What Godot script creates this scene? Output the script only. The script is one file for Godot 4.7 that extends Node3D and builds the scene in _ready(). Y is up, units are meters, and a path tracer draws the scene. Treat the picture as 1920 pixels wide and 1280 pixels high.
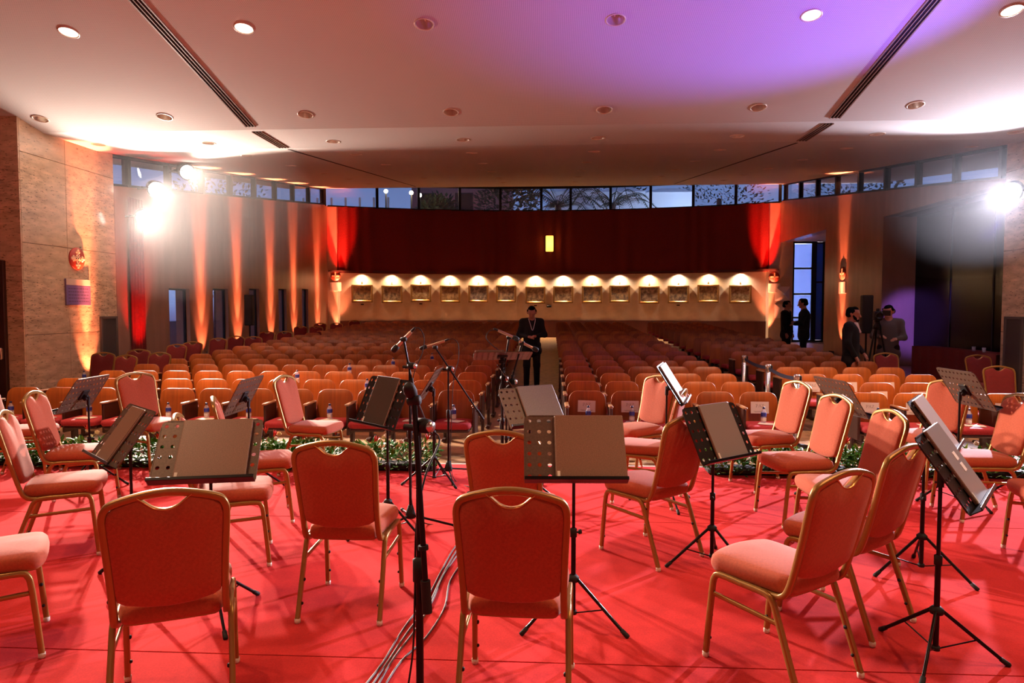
extends Node3D
# A church hall seen from its carpeted stage: banquet chairs and music stands, the rows of seats beyond.
# World: x across, y up, D = -z is the distance from the photographer; the stage floor is y = 0.

var M := {}
var used := {}
var ceil_y := func(d: float) -> float:
	if d < 11.5: return 4.63 + 0.216 * (11.5 - d)
	if d < 12.9: return 4.63 + 0.01 * (d - 11.5) / 1.4
	if d < 26.4: return 4.64 + 0.12 * (d - 12.9)
	return 6.26 + 0.2 * (d - 26.4)
const ORD := ["first", "second", "third", "fourth", "fifth", "sixth", "seventh", "eighth", "ninth", "tenth", "eleventh", "twelfth", "thirteenth", "fourteenth", "fifteenth"]

func _ready():
	# ---- camera, sky, exposure
	var cam := Camera3D.new(); cam.name = "camera"; add_child(cam)
	cam.position = Vector3(0, 1.6, 0); cam.rotation_degrees = Vector3(-2.77, 3.13, 0)
	cam.fov = 53.13; cam.keep_aspect = Camera3D.KEEP_HEIGHT; cam.near = 0.05; cam.far = 200; cam.current = true
	var we := WorldEnvironment.new(); we.name = "world_environment"; add_child(we)
	var env := Environment.new(); we.environment = env
	var sky := Sky.new(); var sm := ProceduralSkyMaterial.new()
	sm.sky_top_color = Color(0.11, 0.16, 0.30); sm.sky_horizon_color = Color(0.36, 0.45, 0.64)
	sm.ground_bottom_color = Color(0.05, 0.05, 0.08); sm.ground_horizon_color = Color(0.30, 0.35, 0.55)
	sm.energy_multiplier = 2.5; sky.sky_material = sm
	env.background_mode = Environment.BG_SKY; env.sky = sky
	env.tonemap_mode = Environment.TONE_MAPPER_LINEAR; env.tonemap_exposure = 1.0
	env.sdfgi_enabled = true; env.ssao_enabled = true; env.ssil_enabled = true
	make_materials()
	build_lights()
	build_haze(env)
	build_shell()
	build_back_wall()
	build_outside()
	build_ceiling_fittings()
	build_wall_things()
	build_hall_seats()
	build_stage_chairs()
	build_stands()
	build_microphones()
	build_flowers()
	build_people()

# ---------------------------------------------------------------- helpers
func P(x: float, y: float, d: float) -> Vector3:
	return Vector3(x, y, -d)

func floor_y(d: float) -> float:
	return -0.22 + 0.03 * maxf(0.0, d - 8.4)

func numbered(called: String, parent: Node = self) -> String:
	var key := str(parent.get_instance_id()) + called
	var n: int = used.get(key, 0); used[key] = n + 1
	return called if n == 0 else "%s_%03d" % [called, n]

func thing(called: String, label: String, category: String, at := Vector3.ZERO, turn := 0.0, group := "") -> Node3D:
	var o := Node3D.new(); o.name = numbered(called); add_child(o)
	o.position = at; o.rotation.y = turn
	tag(o, label, category, group)
	return o

func tag(o: Node, label: String, category: String, group := ""):
	o.set_meta("label", label); o.set_meta("category", category)
	if group != "": o.set_meta("group", group)

func dup(root: Node3D, at: Vector3, turn: float, label: String, group := "") -> Node3D:
	var stemname := String(root.name)
	var r: Node3D = root.duplicate(); r.name = numbered(root.get_meta("stem") if root.has_meta("stem") else stemname); add_child(r)
	r.position = at; r.rotation = Vector3(0, turn, 0)
	r.set_meta("label", label)
	if group != "": r.set_meta("group", group)
	return r

func new_st() -> SurfaceTool:
	var st := SurfaceTool.new(); st.begin(Mesh.PRIMITIVE_TRIANGLES); st.set_smooth_group(0); return st

func mesh_of(st: SurfaceTool, mat: Material) -> ArrayMesh:
	st.generate_normals(); st.set_material(mat); return st.commit()

func put(called: String, mesh: Mesh, parent: Node = self, at := Vector3.ZERO, mat: Material = null) -> MeshInstance3D:
	var o := MeshInstance3D.new(); o.mesh = mesh; o.name = numbered(called, parent); parent.add_child(o); o.position = at
	o.cast_shadow = GeometryInstance3D.SHADOW_CASTING_SETTING_ON
	if mat: o.material_override = mat
	return o

func obj(called: String, st: SurfaceTool, mat: Material, parent: Node = self) -> MeshInstance3D:
	return put(called, mesh_of(st, mat), parent)

func struct(called: String, st: SurfaceTool, mat: Material, parent: Node = self) -> MeshInstance3D:
	var o := obj(called, st, mat, parent)
	if parent == self: o.set_meta("kind", "structure")
	return o

func tri(st: SurfaceTool, a: Vector3, b: Vector3, c: Vector3):
	st.add_vertex(a); st.add_vertex(b); st.add_vertex(c)

func quad(st: SurfaceTool, a: Vector3, b: Vector3, c: Vector3, d: Vector3):
	tri(st, a, b, c); tri(st, a, c, d)

# a box with chamfered edges; bv 0 gives a plain box
func box(st: SurfaceTool, c: Vector3, s: Vector3, bv := 0.0, b := Basis.IDENTITY):
	st.set_smooth_group(-1)
	var h := s * 0.5
	if bv <= 0.0:
		var v := []
		for i in 8: v.append(c + b * Vector3(h.x * (1 if i & 1 else -1), h.y * (1 if i & 2 else -1), h.z * (1 if i & 4 else -1)))
		for f in [[0, 2, 3, 1], [5, 7, 6, 4], [4, 6, 2, 0], [1, 3, 7, 5], [2, 6, 7, 3], [4, 0, 1, 5]]:
			quad(st, v[f[3]], v[f[2]], v[f[1]], v[f[0]])
	else:
		var g := h - Vector3.ONE * minf(bv, minf(h.x, minf(h.y, h.z)) * 0.95)
		var w := func(sx: int, sy: int, sz: int, ax: int) -> Vector3:
			var p := Vector3(g.x * sx, g.y * sy, g.z * sz)
			p[ax] = h[ax] * [sx, sy, sz][ax]
			return c + b * p
		for ax in 3:
			var u := (ax + 1) % 3; var v2 := (ax + 2) % 3
			for sg in [-1, 1]:
				var q := []
				for k in [[-1, -1], [1, -1], [1, 1], [-1, 1]]:
					var sgn := [0, 0, 0]; sgn[ax] = sg; sgn[u] = k[0]; sgn[v2] = k[1]
					q.append(w.call(sgn[0], sgn[1], sgn[2], ax))
				if sg > 0: quad(st, q[3], q[2], q[1], q[0])
				else: quad(st, q[0], q[1], q[2], q[3])
			for a1 in [-1, 1]:
				for a2 in [-1, 1]:
					var s0 := [0, 0, 0]; s0[ax] = -1; s0[u] = a1; s0[v2] = a2
					var s1 := s0.duplicate(); s1[ax] = 1
					var e := [w.call(s0[0], s0[1], s0[2], u), w.call(s1[0], s1[1], s1[2], u), w.call(s1[0], s1[1], s1[2], v2), w.call(s0[0], s0[1], s0[2], v2)]
					if a1 * a2 > 0: quad(st, e[0], e[1], e[2], e[3])
					else: quad(st, e[3], e[2], e[1], e[0])
		for sx in [-1, 1]:
			for sy in [-1, 1]:
				for sz in [-1, 1]:
					var t := [w.call(sx, sy, sz, 0), w.call(sx, sy, sz, 1), w.call(sx, sy, sz, 2)]
					if sx * sy * sz > 0: tri(st, t[2], t[1], t[0])
					else: tri(st, t[0], t[1], t[2])
	st.set_smooth_group(0)

func catmull(pts: Array, n: int) -> Array:
	var out := []
	for i in pts.size() - 1:
		var p0: Vector3 = pts[maxi(i - 1, 0)]; var p1: Vector3 = pts[i]; var p2: Vector3 = pts[i + 1]; var p3: Vector3 = pts[mini(i + 2, pts.size() - 1)]
		for k in n: out.append(p1.cubic_interpolate(p2, p0, p3, float(k) / n))
	out.append(pts[-1])
	return out

# sweeps a rounded section along the points; ra lies along the reference direction, rb across it
func tube(st: SurfaceTool, pts: Array, ra: float, rb := -1.0, seg := 8, ref := Vector3.RIGHT, square := 1.0):
	if rb < 0: rb = ra
	st.set_smooth_group(0)
	var rings := []; var n: Vector3 = ref
	for i in pts.size():
		var t: Vector3 = (pts[mini(i + 1, pts.size() - 1)] - pts[maxi(i - 1, 0)]).normalized()
		n = n - t * n.dot(t)
		if n.length() < 1e-4: n = t.cross(Vector3(0.31, 0.7, 0.64))
		n = n.normalized()
		var b := t.cross(n)
		var ring := []
		for k in seg:
			var a := TAU * (k + 0.5) / seg
			var ca := cos(a); var sa := sin(a)
			ring.append(pts[i] + n * ra * signf(ca) * pow(absf(ca), square) + b * rb * signf(sa) * pow(absf(sa), square))
		rings.append(ring)
	for i in rings.size() - 1:
		for k in seg:
			var k2 := (k + 1) % seg
			quad(st, rings[i][k], rings[i][k2], rings[i + 1][k2], rings[i + 1][k])
	st.set_smooth_group(-1)
	for k in range(1, seg - 1):
		tri(st, rings[0][0], rings[0][k + 1], rings[0][k])
		tri(st, rings[-1][0], rings[-1][k], rings[-1][k + 1])
	st.set_smooth_group(0)

func rod(st: SurfaceTool, a: Vector3, b: Vector3, r: float, seg := 8):
	tube(st, [a, b], r, r, seg, Vector3(0.21, 0.1, 0.97))

# profile: Vector2(radius, height) from bottom to top about the y axis of xf
func lathe(st: SurfaceTool, profile: Array, seg := 12, xf := Transform3D.IDENTITY, smooth := true):
	st.set_smooth_group(0 if smooth else -1)
	for i in profile.size() - 1:
		var p: Vector2 = profile[i]; var q: Vector2 = profile[i + 1]
		for k in seg:
			var a := TAU * k / seg; var b := TAU * (k + 1) / seg
			var v0 := xf * Vector3(p.x * cos(a), p.y, p.x * sin(a)); var v1 := xf * Vector3(p.x * cos(b), p.y, p.x * sin(b))
			var v2 := xf * Vector3(q.x * cos(b), q.y, q.x * sin(b)); var v3 := xf * Vector3(q.x * cos(a), q.y, q.x * sin(a))
			if p.x > 1e-6: tri(st, v0, v1, v2)
			if q.x > 1e-6: tri(st, v0, v2, v3)
	st.set_smooth_group(0)

func aim(at: Vector3, dir: Vector3) -> Transform3D:   # y axis along dir
	var y := dir.normalized(); var x := y.cross(Vector3(0.13, 0.2, 0.97)).normalized()
	return Transform3D(Basis(x, y, x.cross(y)), at)

# outline scaled about its centre ring by ring: [scale, offset]
func pillow(st: SurfaceTool, outline: Array, c: Vector2, rings: Array, mp: Callable):
	st.set_smooth_group(0)
	var rows := []
	for r in rings:
		var row := []
		for p in outline:
			var q: Vector2 = c + (p - c) * r[0]
			row.append(mp.call(q.x, q.y, r[1]))
		rows.append(row)
	var n := outline.size()
	for i in rows.size() - 1:
		for k in n:
			var k2 := (k + 1) % n
			if rings[i][0] > 1e-6: tri(st, rows[i][k], rows[i][k2], rows[i + 1][k2])
			if rings[i + 1][0] > 1e-6: tri(st, rows[i][k], rows[i + 1][k2], rows[i + 1][k])

func round_rect(w: float, h: float, r: float, n := 5) -> Array:
	var o := []
	for q in [[1, 1, 0.0], [-1, 1, 90.0], [-1, -1, 180.0], [1, -1, 270.0]]:
		for k in n + 1:
			var a := deg_to_rad(q[2] + 90.0 * k / n)
			o.append(Vector2(q[0] * (w / 2 - r) + r * cos(a), q[1] * (h / 2 - r) + r * sin(a)))
	return o

func slab(st: SurfaceTool, outline: Array, t: float, mp: Callable, bv := 0.003):
	var c := Vector2.ZERO
	for p in outline: c += p
	c /= outline.size()
	var n := outline.size(); st.set_smooth_group(-1)
	var rows := []
	for r in [[0.985, 0.0], [1.0, bv], [1.0, t - bv], [0.985, t]]:
		var row := []
		for p in outline:
			var q: Vector2 = c + (p - c) * r[0]
			row.append(mp.call(q.x, q.y, r[1]))
		rows.append(row)
	for k in n:
		var k2 := (k + 1) % n
		tri(st, mp.call(c.x, c.y, 0.0), rows[0][k2], rows[0][k]); tri(st, mp.call(c.x, c.y, t), rows[3][k], rows[3][k2])
		for i in 3: quad(st, rows[i][k], rows[i][k2], rows[i + 1][k2], rows[i + 1][k])
	st.set_smooth_group(0)

func img_mat(im: Image, rough: float, metal := 0.0) -> StandardMaterial3D:
	var m := StandardMaterial3D.new(); m.albedo_texture = ImageTexture.create_from_image(im); m.roughness = rough; m.metallic = metal
	return m

func flat(c: Color, rough := 0.6, metal := 0.0) -> StandardMaterial3D:
	var m := StandardMaterial3D.new(); m.albedo_color = c; m.roughness = rough; m.metallic = metal
	return m

func tri_mat(im: Image, rough: float, scale: Vector3, world := true, metal := 0.0) -> StandardMaterial3D:
	var m := img_mat(im, rough, metal); m.uv1_triplanar = true; m.uv1_world_triplanar = world; m.uv1_scale = scale
	m.uv1_triplanar_sharpness = 8.0
	return m

func noise(sd: int, freq: float, oct := 3) -> FastNoiseLite:
	var n := FastNoiseLite.new(); n.seed = sd; n.frequency = freq; n.fractal_octaves = oct; n.noise_type = FastNoiseLite.TYPE_SIMPLEX
	return n

func tile_noise(n: FastNoiseLite, x: float, y: float, w: float, sx := 1.0, sy := 1.0) -> float:   # repeats every w pixels
	var u := smoothstep(0.0, 1.0, x / w); var v := smoothstep(0.0, 1.0, y / w)
	var a := lerpf(n.get_noise_2d(x * sx, y * sy), n.get_noise_2d((x - w) * sx, y * sy), u)
	var b := lerpf(n.get_noise_2d(x * sx, (y - w) * sy), n.get_noise_2d((x - w) * sx, (y - w) * sy), u)
	return lerpf(a, b, v) * 1.25

func mottled(sd: int, size: int, base: Color, amp: float, freq: float, fine := 0.0, sx := 1.0, sy := 1.0) -> Image:
	var im := Image.create(size, size, false, Image.FORMAT_RGB8); var n := noise(sd, freq); var rng := RandomNumberGenerator.new(); rng.seed = sd
	for y in size:
		for x in size:
			var v := 1.0 + amp * tile_noise(n, x, y, size, sx, sy) + fine * (rng.randf() - 0.5)
			im.set_pixel(x, y, Color(base.r * v, base.g * v, base.b * v))
	return im

func glow(c: Color, e: float) -> StandardMaterial3D:
	var m := flat(Color(0.9, 0.9, 0.9), 0.4); m.emission_enabled = true; m.emission = c; m.emission_energy_multiplier = e
	return m

func spot(at: Vector3, to: Vector3, c: Color, e: float, angle: float, size := 0.05, blend := 1.0, called := "spot_light") -> SpotLight3D:
	var l := SpotLight3D.new(); l.name = numbered(called); add_child(l)
	l.position = at; l.light_color = c; l.light_energy = e; l.spot_angle = angle; l.spot_range = 60; l.spot_attenuation = 2.0
	l.spot_angle_attenuation = blend; l.shadow_enabled = true; l.light_size = size
	var up := Vector3.UP if absf((to - at).normalized().y) < 0.98 else Vector3.FORWARD
	l.look_at_from_position(at, to, up)
	return l

func omni(at: Vector3, c: Color, e: float, size := 0.05, called := "omni_light") -> OmniLight3D:
	var l := OmniLight3D.new(); l.name = numbered(called); add_child(l)
	l.position = at; l.light_color = c; l.light_energy = e; l.omni_range = 60; l.omni_attenuation = 2.0; l.shadow_enabled = true; l.light_size = size
	return l

# ---------------------------------------------------------------- materials
func make_materials():
	M.fabric = tri_mat(mottled(3, 128, Color(0.66, 0.315, 0.205), 0.06, 0.06, 0.14), 0.85, Vector3.ONE * 6, false)
	M.fabric.rim_enabled = true; M.fabric.rim = 0.25; M.fabric.metallic_specular = 0.35; M.fabric.rim_tint = 0.6
	M.gold = flat(Color(0.60, 0.455, 0.23), 0.34, 0.5)
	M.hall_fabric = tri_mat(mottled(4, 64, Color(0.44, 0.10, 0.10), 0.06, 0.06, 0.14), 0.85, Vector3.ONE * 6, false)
	M.gold_trim = flat(Color(0.80, 0.62, 0.36), 0.28, 0.7)
	M.glide = flat(Color(0.82, 0.78, 0.72), 0.25)
	M.black_metal = flat(Color(0.055, 0.052, 0.055), 0.32, 0.5)
	M.black_plate_lit = tri_mat(mottled(9, 128, Color(0.36, 0.295, 0.25), 0.10, 0.08, 0.10), 0.42, Vector3.ONE * 5, false, 0.3)  # brown of the reflected ceiling put into the black plate's colour
	M.rubber = flat(Color(0.035, 0.033, 0.035), 0.7)
	M.chrome = flat(Color(0.80, 0.79, 0.78), 0.22, 0.9)
	M.leather_lit = tri_mat(mottled(12, 128, Color(0.49, 0.38, 0.31), 0.16, 0.16, 0.15), 0.36, Vector3.ONE * 7, false)  # brown of the reflected ceiling put into the black covers' colour
	M.paper = flat(Color(0.88, 0.85, 0.80), 0.8)
	M.carpet = tri_mat(mottled(20, 256, Color(0.765, 0.225, 0.23), 0.035, 0.02, 0.10), 0.95, Vector3.ONE * 0.9)
	M.carpet.metallic_specular = 0.12
	M.nosing = flat(Color(0.75, 0.70, 0.66), 0.5)
	M.stage_side = flat(Color(0.30, 0.12, 0.09), 0.7)
	M.hall_floor = tri_mat(mottled(23, 256, Color(0.68, 0.53, 0.39), 0.18, 0.03, 0.06), 0.4, Vector3.ONE * 0.6)
	M.wood = tri_mat(wood_image(31, Color(0.68, 0.37, 0.14)), 0.42, Vector3(2.0, 1.0, 2.0), false)
	M.wood2 = tri_mat(wood_image(32, Color(0.61, 0.315, 0.115)), 0.42, Vector3(1.7, 0.9, 1.7), false)
	M.dark_wood = tri_mat(wood_image(33, Color(0.24, 0.13, 0.09)), 0.4, Vector3(2.0, 1.0, 2.0), false)
	M.arm = flat(Color(0.62, 0.44, 0.29), 0.35)
	M.crimson = tri_mat(mottled(35, 64, Color(0.66, 0.17, 0.20), 0.1, 0.1, 0.1), 0.8, Vector3.ONE * 6, false)
	M.iron = flat(Color(0.10, 0.085, 0.08), 0.5, 0.4)
	M.ceiling = tri_mat(dot_image(), 0.9, Vector3.ONE * 2.6)
	M.slot = flat(Color(0.10, 0.07, 0.06), 0.8)
	M.slot_bar = flat(Color(0.55, 0.42, 0.36), 0.5)
	M.travertine = tri_mat(stone_image(), 0.15, Vector3.ONE * 0.55)
	M.stone_gap = flat(Color(0.42, 0.34, 0.27), 0.8)
	M.side_wall = tri_mat(mottled(43, 128, Color(0.62, 0.47, 0.40), 0.07, 0.03, 0.04, 1.0, 0.2), 0.35, Vector3.ONE * 0.6)
	M.white_wall = tri_mat(mottled(44, 64, Color(0.80, 0.70, 0.62), 0.04, 0.05, 0.03), 0.85, Vector3.ONE * 0.7)
	M.wainscot = tri_mat(wood_image(45, Color(0.34, 0.13, 0.10)), 0.5, Vector3(1.0, 0.4, 1.0))
	M.curtain = tri_mat(mottled(46, 64, Color(0.40, 0.075, 0.062), 0.12, 0.1, 0.12), 0.9, Vector3.ONE * 2)
	M.frame_metal = flat(Color(0.045, 0.045, 0.055), 0.5, 0.3)
	M.glass = flat(Color(0.75, 0.82, 0.95, 0.10), 0.03); M.glass.transparency = BaseMaterial3D.TRANSPARENCY_ALPHA
	M.dark_glass = flat(Color(0.045, 0.03, 0.045), 0.22); M.dark_glass.metallic_specular = 0.3
	M.blue_pane = flat(Color(0.20, 0.40, 0.58), 0.5); M.blue_pane.backlight_enabled = true; M.blue_pane.backlight = Color(0.10, 0.22, 0.38)
	M.black_desk = tri_mat(mottled(10, 64, Color(0.10, 0.085, 0.08), 0.1, 0.08, 0.1), 0.4, Vector3.ONE * 5, false, 0.3)  # same plate in its own black, where nothing bright reflects
	M.leather_unlit = tri_mat(mottled(13, 128, Color(0.24, 0.20, 0.17), 0.3, 0.16, 0.2), 0.42, Vector3.ONE * 7, false)  # same leather kept darker, for a folder that catches no reflection
	M.frosted = flat(Color(0.74, 0.78, 0.90), 0.7); M.frosted.backlight_enabled = true; M.frosted.backlight = Color(0.8, 0.85, 1.0)
	M.suit = flat(Color(0.028, 0.026, 0.028), 0.9)
	M.skin = flat(Color(0.66, 0.45, 0.36), 0.6)
	M.hair = flat(Color(0.03, 0.025, 0.022), 0.8); M.hair.metallic_specular = 0.2
	M.shirt = flat(Color(0.80, 0.78, 0.76), 0.8)
	M.grey_shirt = flat(Color(0.30, 0.26, 0.25), 0.85)
	M.speaker = flat(Color(0.05, 0.048, 0.05), 0.6)
	M.frame_gold = flat(Color(0.46, 0.30, 0.13), 0.5, 0.2)
	M.bottle = flat(Color(0.90, 0.93, 1.0, 0.28), 0.05); M.bottle.transparency = BaseMaterial3D.TRANSPARENCY_ALPHA
	M.blue_label = flat(Color(0.20, 0.25, 0.62), 0.5)
	M.white_label = flat(Color(0.86, 0.82, 0.80), 0.5)
	M.cap = flat(Color(0.12, 0.13, 0.30), 0.4)
	M.leaf = flat(Color(0.13, 0.30, 0.10), 0.5); M.leaf.backlight_enabled = true; M.leaf.backlight = Color(0.12, 0.25, 0.05); M.leaf.vertex_color_use_as_albedo = true; M.leaf.metallic_specular = 0.22
	M.leaf.albedo_color = Color.WHITE
	M.reflector = flat(Color(0.90, 0.86, 0.80), 0.25, 0.45)
	M.trim_ring = flat(Color(0.86, 0.78, 0.70), 0.35)
	M.lamp_face = glow(Color(1.0, 0.93, 0.82), 6.0)
	M.beam_face = glow(Color(1.0, 0.97, 0.92), 14.0)
	M.up_face = glow(Color(1.0, 0.62, 0.35), 5.0)
	M.sanctuary = glow(Color(1.0, 0.74, 0.28), 2.4)

func wood_image(sd: int, base: Color) -> Image:
	var s := 128; var im := Image.create(s, s, false, Image.FORMAT_RGB8); var n := noise(sd, 0.05); var n2 := noise(sd + 5, 0.02)
	for y in s:
		for x in s:
			var v := 1.0 + 0.10 * tile_noise(n, x, y, s, 1.6, 0.10) + 0.10 * tile_noise(n2, x, y, s, 1.0, 0.3)
			im.set_pixel(x, y, Color(base.r * v, base.g * v, base.b * v * 0.98))
	return im

func stone_image() -> Image:
	var s := 512; var im := Image.create(s, s, false, Image.FORMAT_RGB8); var n := noise(51, 0.012, 4); var n2 := noise(52, 0.03, 3); var n3 := noise(53, 0.02)
	for y in s:
		for x in s:
			var v := 1.0 + 0.13 * tile_noise(n, x, y, s, 0.6, 1.5) + 0.06 * tile_noise(n3, x, y, s, 0.5, 2.2)
			var pit := tile_noise(n2, x, y, s, 0.7, 2.8)
			if pit > 0.50: v *= 1.0 - minf(0.38, (pit - 0.50) * 2.6)
			im.set_pixel(x, y, Color(0.82 * v, 0.70 * v, 0.57 * v))
	return im

func dot_image() -> Image:
	var s := 256; var im := Image.create(s, s, false, Image.FORMAT_RGB8); var base := Color(0.85, 0.83, 0.81)
	for y in s:
		for x in s:
			var dx := float(x % 16) - 7.5; var dy := float(y % 16) - 7.5
			var v := 0.72 if dx * dx + dy * dy < 10.0 else 1.0
			im.set_pixel(x, y, Color(base.r * v, base.g * v, base.b * v))
	return im

# ---------------------------------------------------------------- light
func build_lights():
	# the rows of recessed lamps over the stage, most of them above the photographer
	for d in [8.8, 6.4, 4.0, 1.6]:
		for x in [-6.3, -3.95, 3.25, 5.6]:
			var over: bool = d < 8.0 and d > 5.0
			spot(P(x, ceil_y.call(d) - 0.06, d), P(x * (1.0 if d > 5.0 else 0.7), 0, 9.6 if over else d), Color(1.0, 0.80, 0.62), 24.0 if over else (4.5 if d > 8.0 else 8.0), 23.0 if over else 46.0, 0.09, 0.8, "downlight_beam")
	# stage lamps on the side walls
	for l in stage_lamps():
		spot(l[0] + (l[1] - l[0]).normalized() * 0.2, l[1], l[2], l[3], l[4], 0.08, 0.7, "stage_beam")
		if l[0].y > 3.4 and l[0].y < 3.8 and l[4] > 10.0: spot(l[0] + (l[1] - l[0]).normalized() * 0.22, P(l[0].x * 0.1, 5.6, 4.0), l[2], 50.0 if l[0].x < 0.0 else 34.0, 52.0 if l[0].x < 0.0 else 44.0, 0.1, 0.5, "stage_ceiling_fill")  # added fill beside the lamp, aimed at the ceiling over the stage

func build_haze(env: Environment):
	env.volumetric_fog_enabled = true; env.volumetric_fog_density = 0.0
	for q in [[P(-6.9, 3.7, 13.2), Vector3(4.4, 4.6, 6.0), "thin haze glowing in the beams of the lamps on the window wall"], [P(7.2, 3.9, 12.4), Vector3(4.6, 3.6, 5.0), "thin haze glowing in the beam of the lamp by the alcove"]]:
		var f := FogVolume.new(); f.name = numbered("stage_haze"); f.shape = RenderingServer.FOG_VOLUME_SHAPE_ELLIPSOID; f.size = q[1]; f.position = q[0]
		var m := FogMaterial.new(); m.density = 0.016; m.albedo = Color(0.95, 0.95, 0.95); f.material = m; add_child(f)
		f.set_meta("kind", "stuff"); tag(f, q[2], "haze")

func stage_lamps() -> Array:
	return [
		[P(-8.35, 4.13, 14.2), P(0.5, 0.2, 4.0), Color(1.0, 0.90, 0.84), 200.0, 24.0],
		[P(-8.35, 3.48, 13.75), P(-1.5, 0.2, 4.5), Color(1.0, 0.90, 0.84), 200.0, 24.0],
		[P(-8.35, 4.74, 15.45), P(2.5, 0.2, 4.5), Color(1.0, 0.88, 0.80), 160.0, 24.0],
		[P(8.35, 3.72, 12.95), P(0.6, 0.2, 4.0), Color(0.95, 0.92, 1.0), 245.0, 26.0],
		[P(6.8, 0.55, 7.4), P(2.9, 5.4, 8.3), Color(0.52, 0.40, 1.0), 62.0, 25.0],
		[P(8.3, 3.35, 12.9), P(9.3, 1.6, 17.6), Color(0.50, 0.38, 1.0), 60.0, 9.0],
	]

# ---------------------------------------------------------------- the room
func hexa(st: SurfaceTool, v: Array):   # 0-3 bottom ring, 4-7 top ring
	st.set_smooth_group(-1)
	quad(st, v[0], v[1], v[2], v[3]); quad(st, v[7], v[6], v[5], v[4])
	for k in 4:
		var k2 := (k + 1) % 4
		quad(st, v[k2], v[k], v[k + 4], v[k2 + 4])
	st.set_smooth_group(0)

func side_seg(st: SurfaceTool, xa: float, xb: float, d1: float, d2: float, b1: float, b2: float, t1: float, t2: float):
	hexa(st, [P(xa, b1, d1), P(xb, b1, d1), P(xb, b2, d2), P(xa, b2, d2), P(xa, t1, d1), P(xb, t1, d1), P(xb, t2, d2), P(xa, t2, d2)])

func blk(st: SurfaceTool, x0: float, x1: float, y0: float, y1: float, d0: float, d1: float, bv := 0.0):
	box(st, P((x0 + x1) / 2, (y0 + y1) / 2, (d0 + d1) / 2), Vector3(absf(x1 - x0), absf(y1 - y0), absf(d1 - d0)), bv)

# a flat patch in (u, v) with a round hole, mapped to space
func holed(st: SurfaceTool, u0: float, u1: float, v0: float, v1: float, c: Vector2, r: float, mp: Callable, n := 16, flip := false, rounded := Vector2.ZERO):
	var an := []
	for k in n: an.append(TAU * k / n)
	for q in [Vector2(u1, v1), Vector2(u0, v1), Vector2(u0, v0), Vector2(u1, v0)]: an.append(fposmod((q - c).angle(), TAU))
	an.sort()
	var inn := []; var outer := []
	for a in an:
		var dv := Vector2(cos(a), sin(a)); var s := 1e9
		if dv.x > 1e-9: s = minf(s, (u1 - c.x) / dv.x)
		if dv.x < -1e-9: s = minf(s, (u0 - c.x) / dv.x)
		if dv.y > 1e-9: s = minf(s, (v1 - c.y) / dv.y)
		if dv.y < -1e-9: s = minf(s, (v0 - c.y) / dv.y)
		var q := c + dv * s
		if rounded != Vector2.ZERO:
			var rad := 0.022; var cc := Vector2((u1 - rad) if rounded.x > 0 else (u0 + rad), (v1 - rad) if rounded.y > 0 else (v0 + rad))
			var e := (q - cc) * rounded
			if e.x > 0 and e.y > 0 and e.length() > rad: q = cc + (q - cc).normalized() * rad
		outer.append(q); inn.append(c + dv * r)
	for k in an.size():
		var k2 := (k + 1) % an.size()
		var a0: Vector3 = mp.call(inn[k].x, inn[k].y); var a1: Vector3 = mp.call(inn[k2].x, inn[k2].y)
		var b0: Vector3 = mp.call(outer[k].x, outer[k].y); var b1: Vector3 = mp.call(outer[k2].x, outer[k2].y)
		if flip: quad(st, a0, a1, b1, b0)
		else: quad(st, b0, b1, a1, a0)

func arc(deg: float, r: float, y: float) -> Vector3:
	var a := deg_to_rad(deg); return P(r * sin(a), y, 7.2 + r * cos(a))

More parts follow.
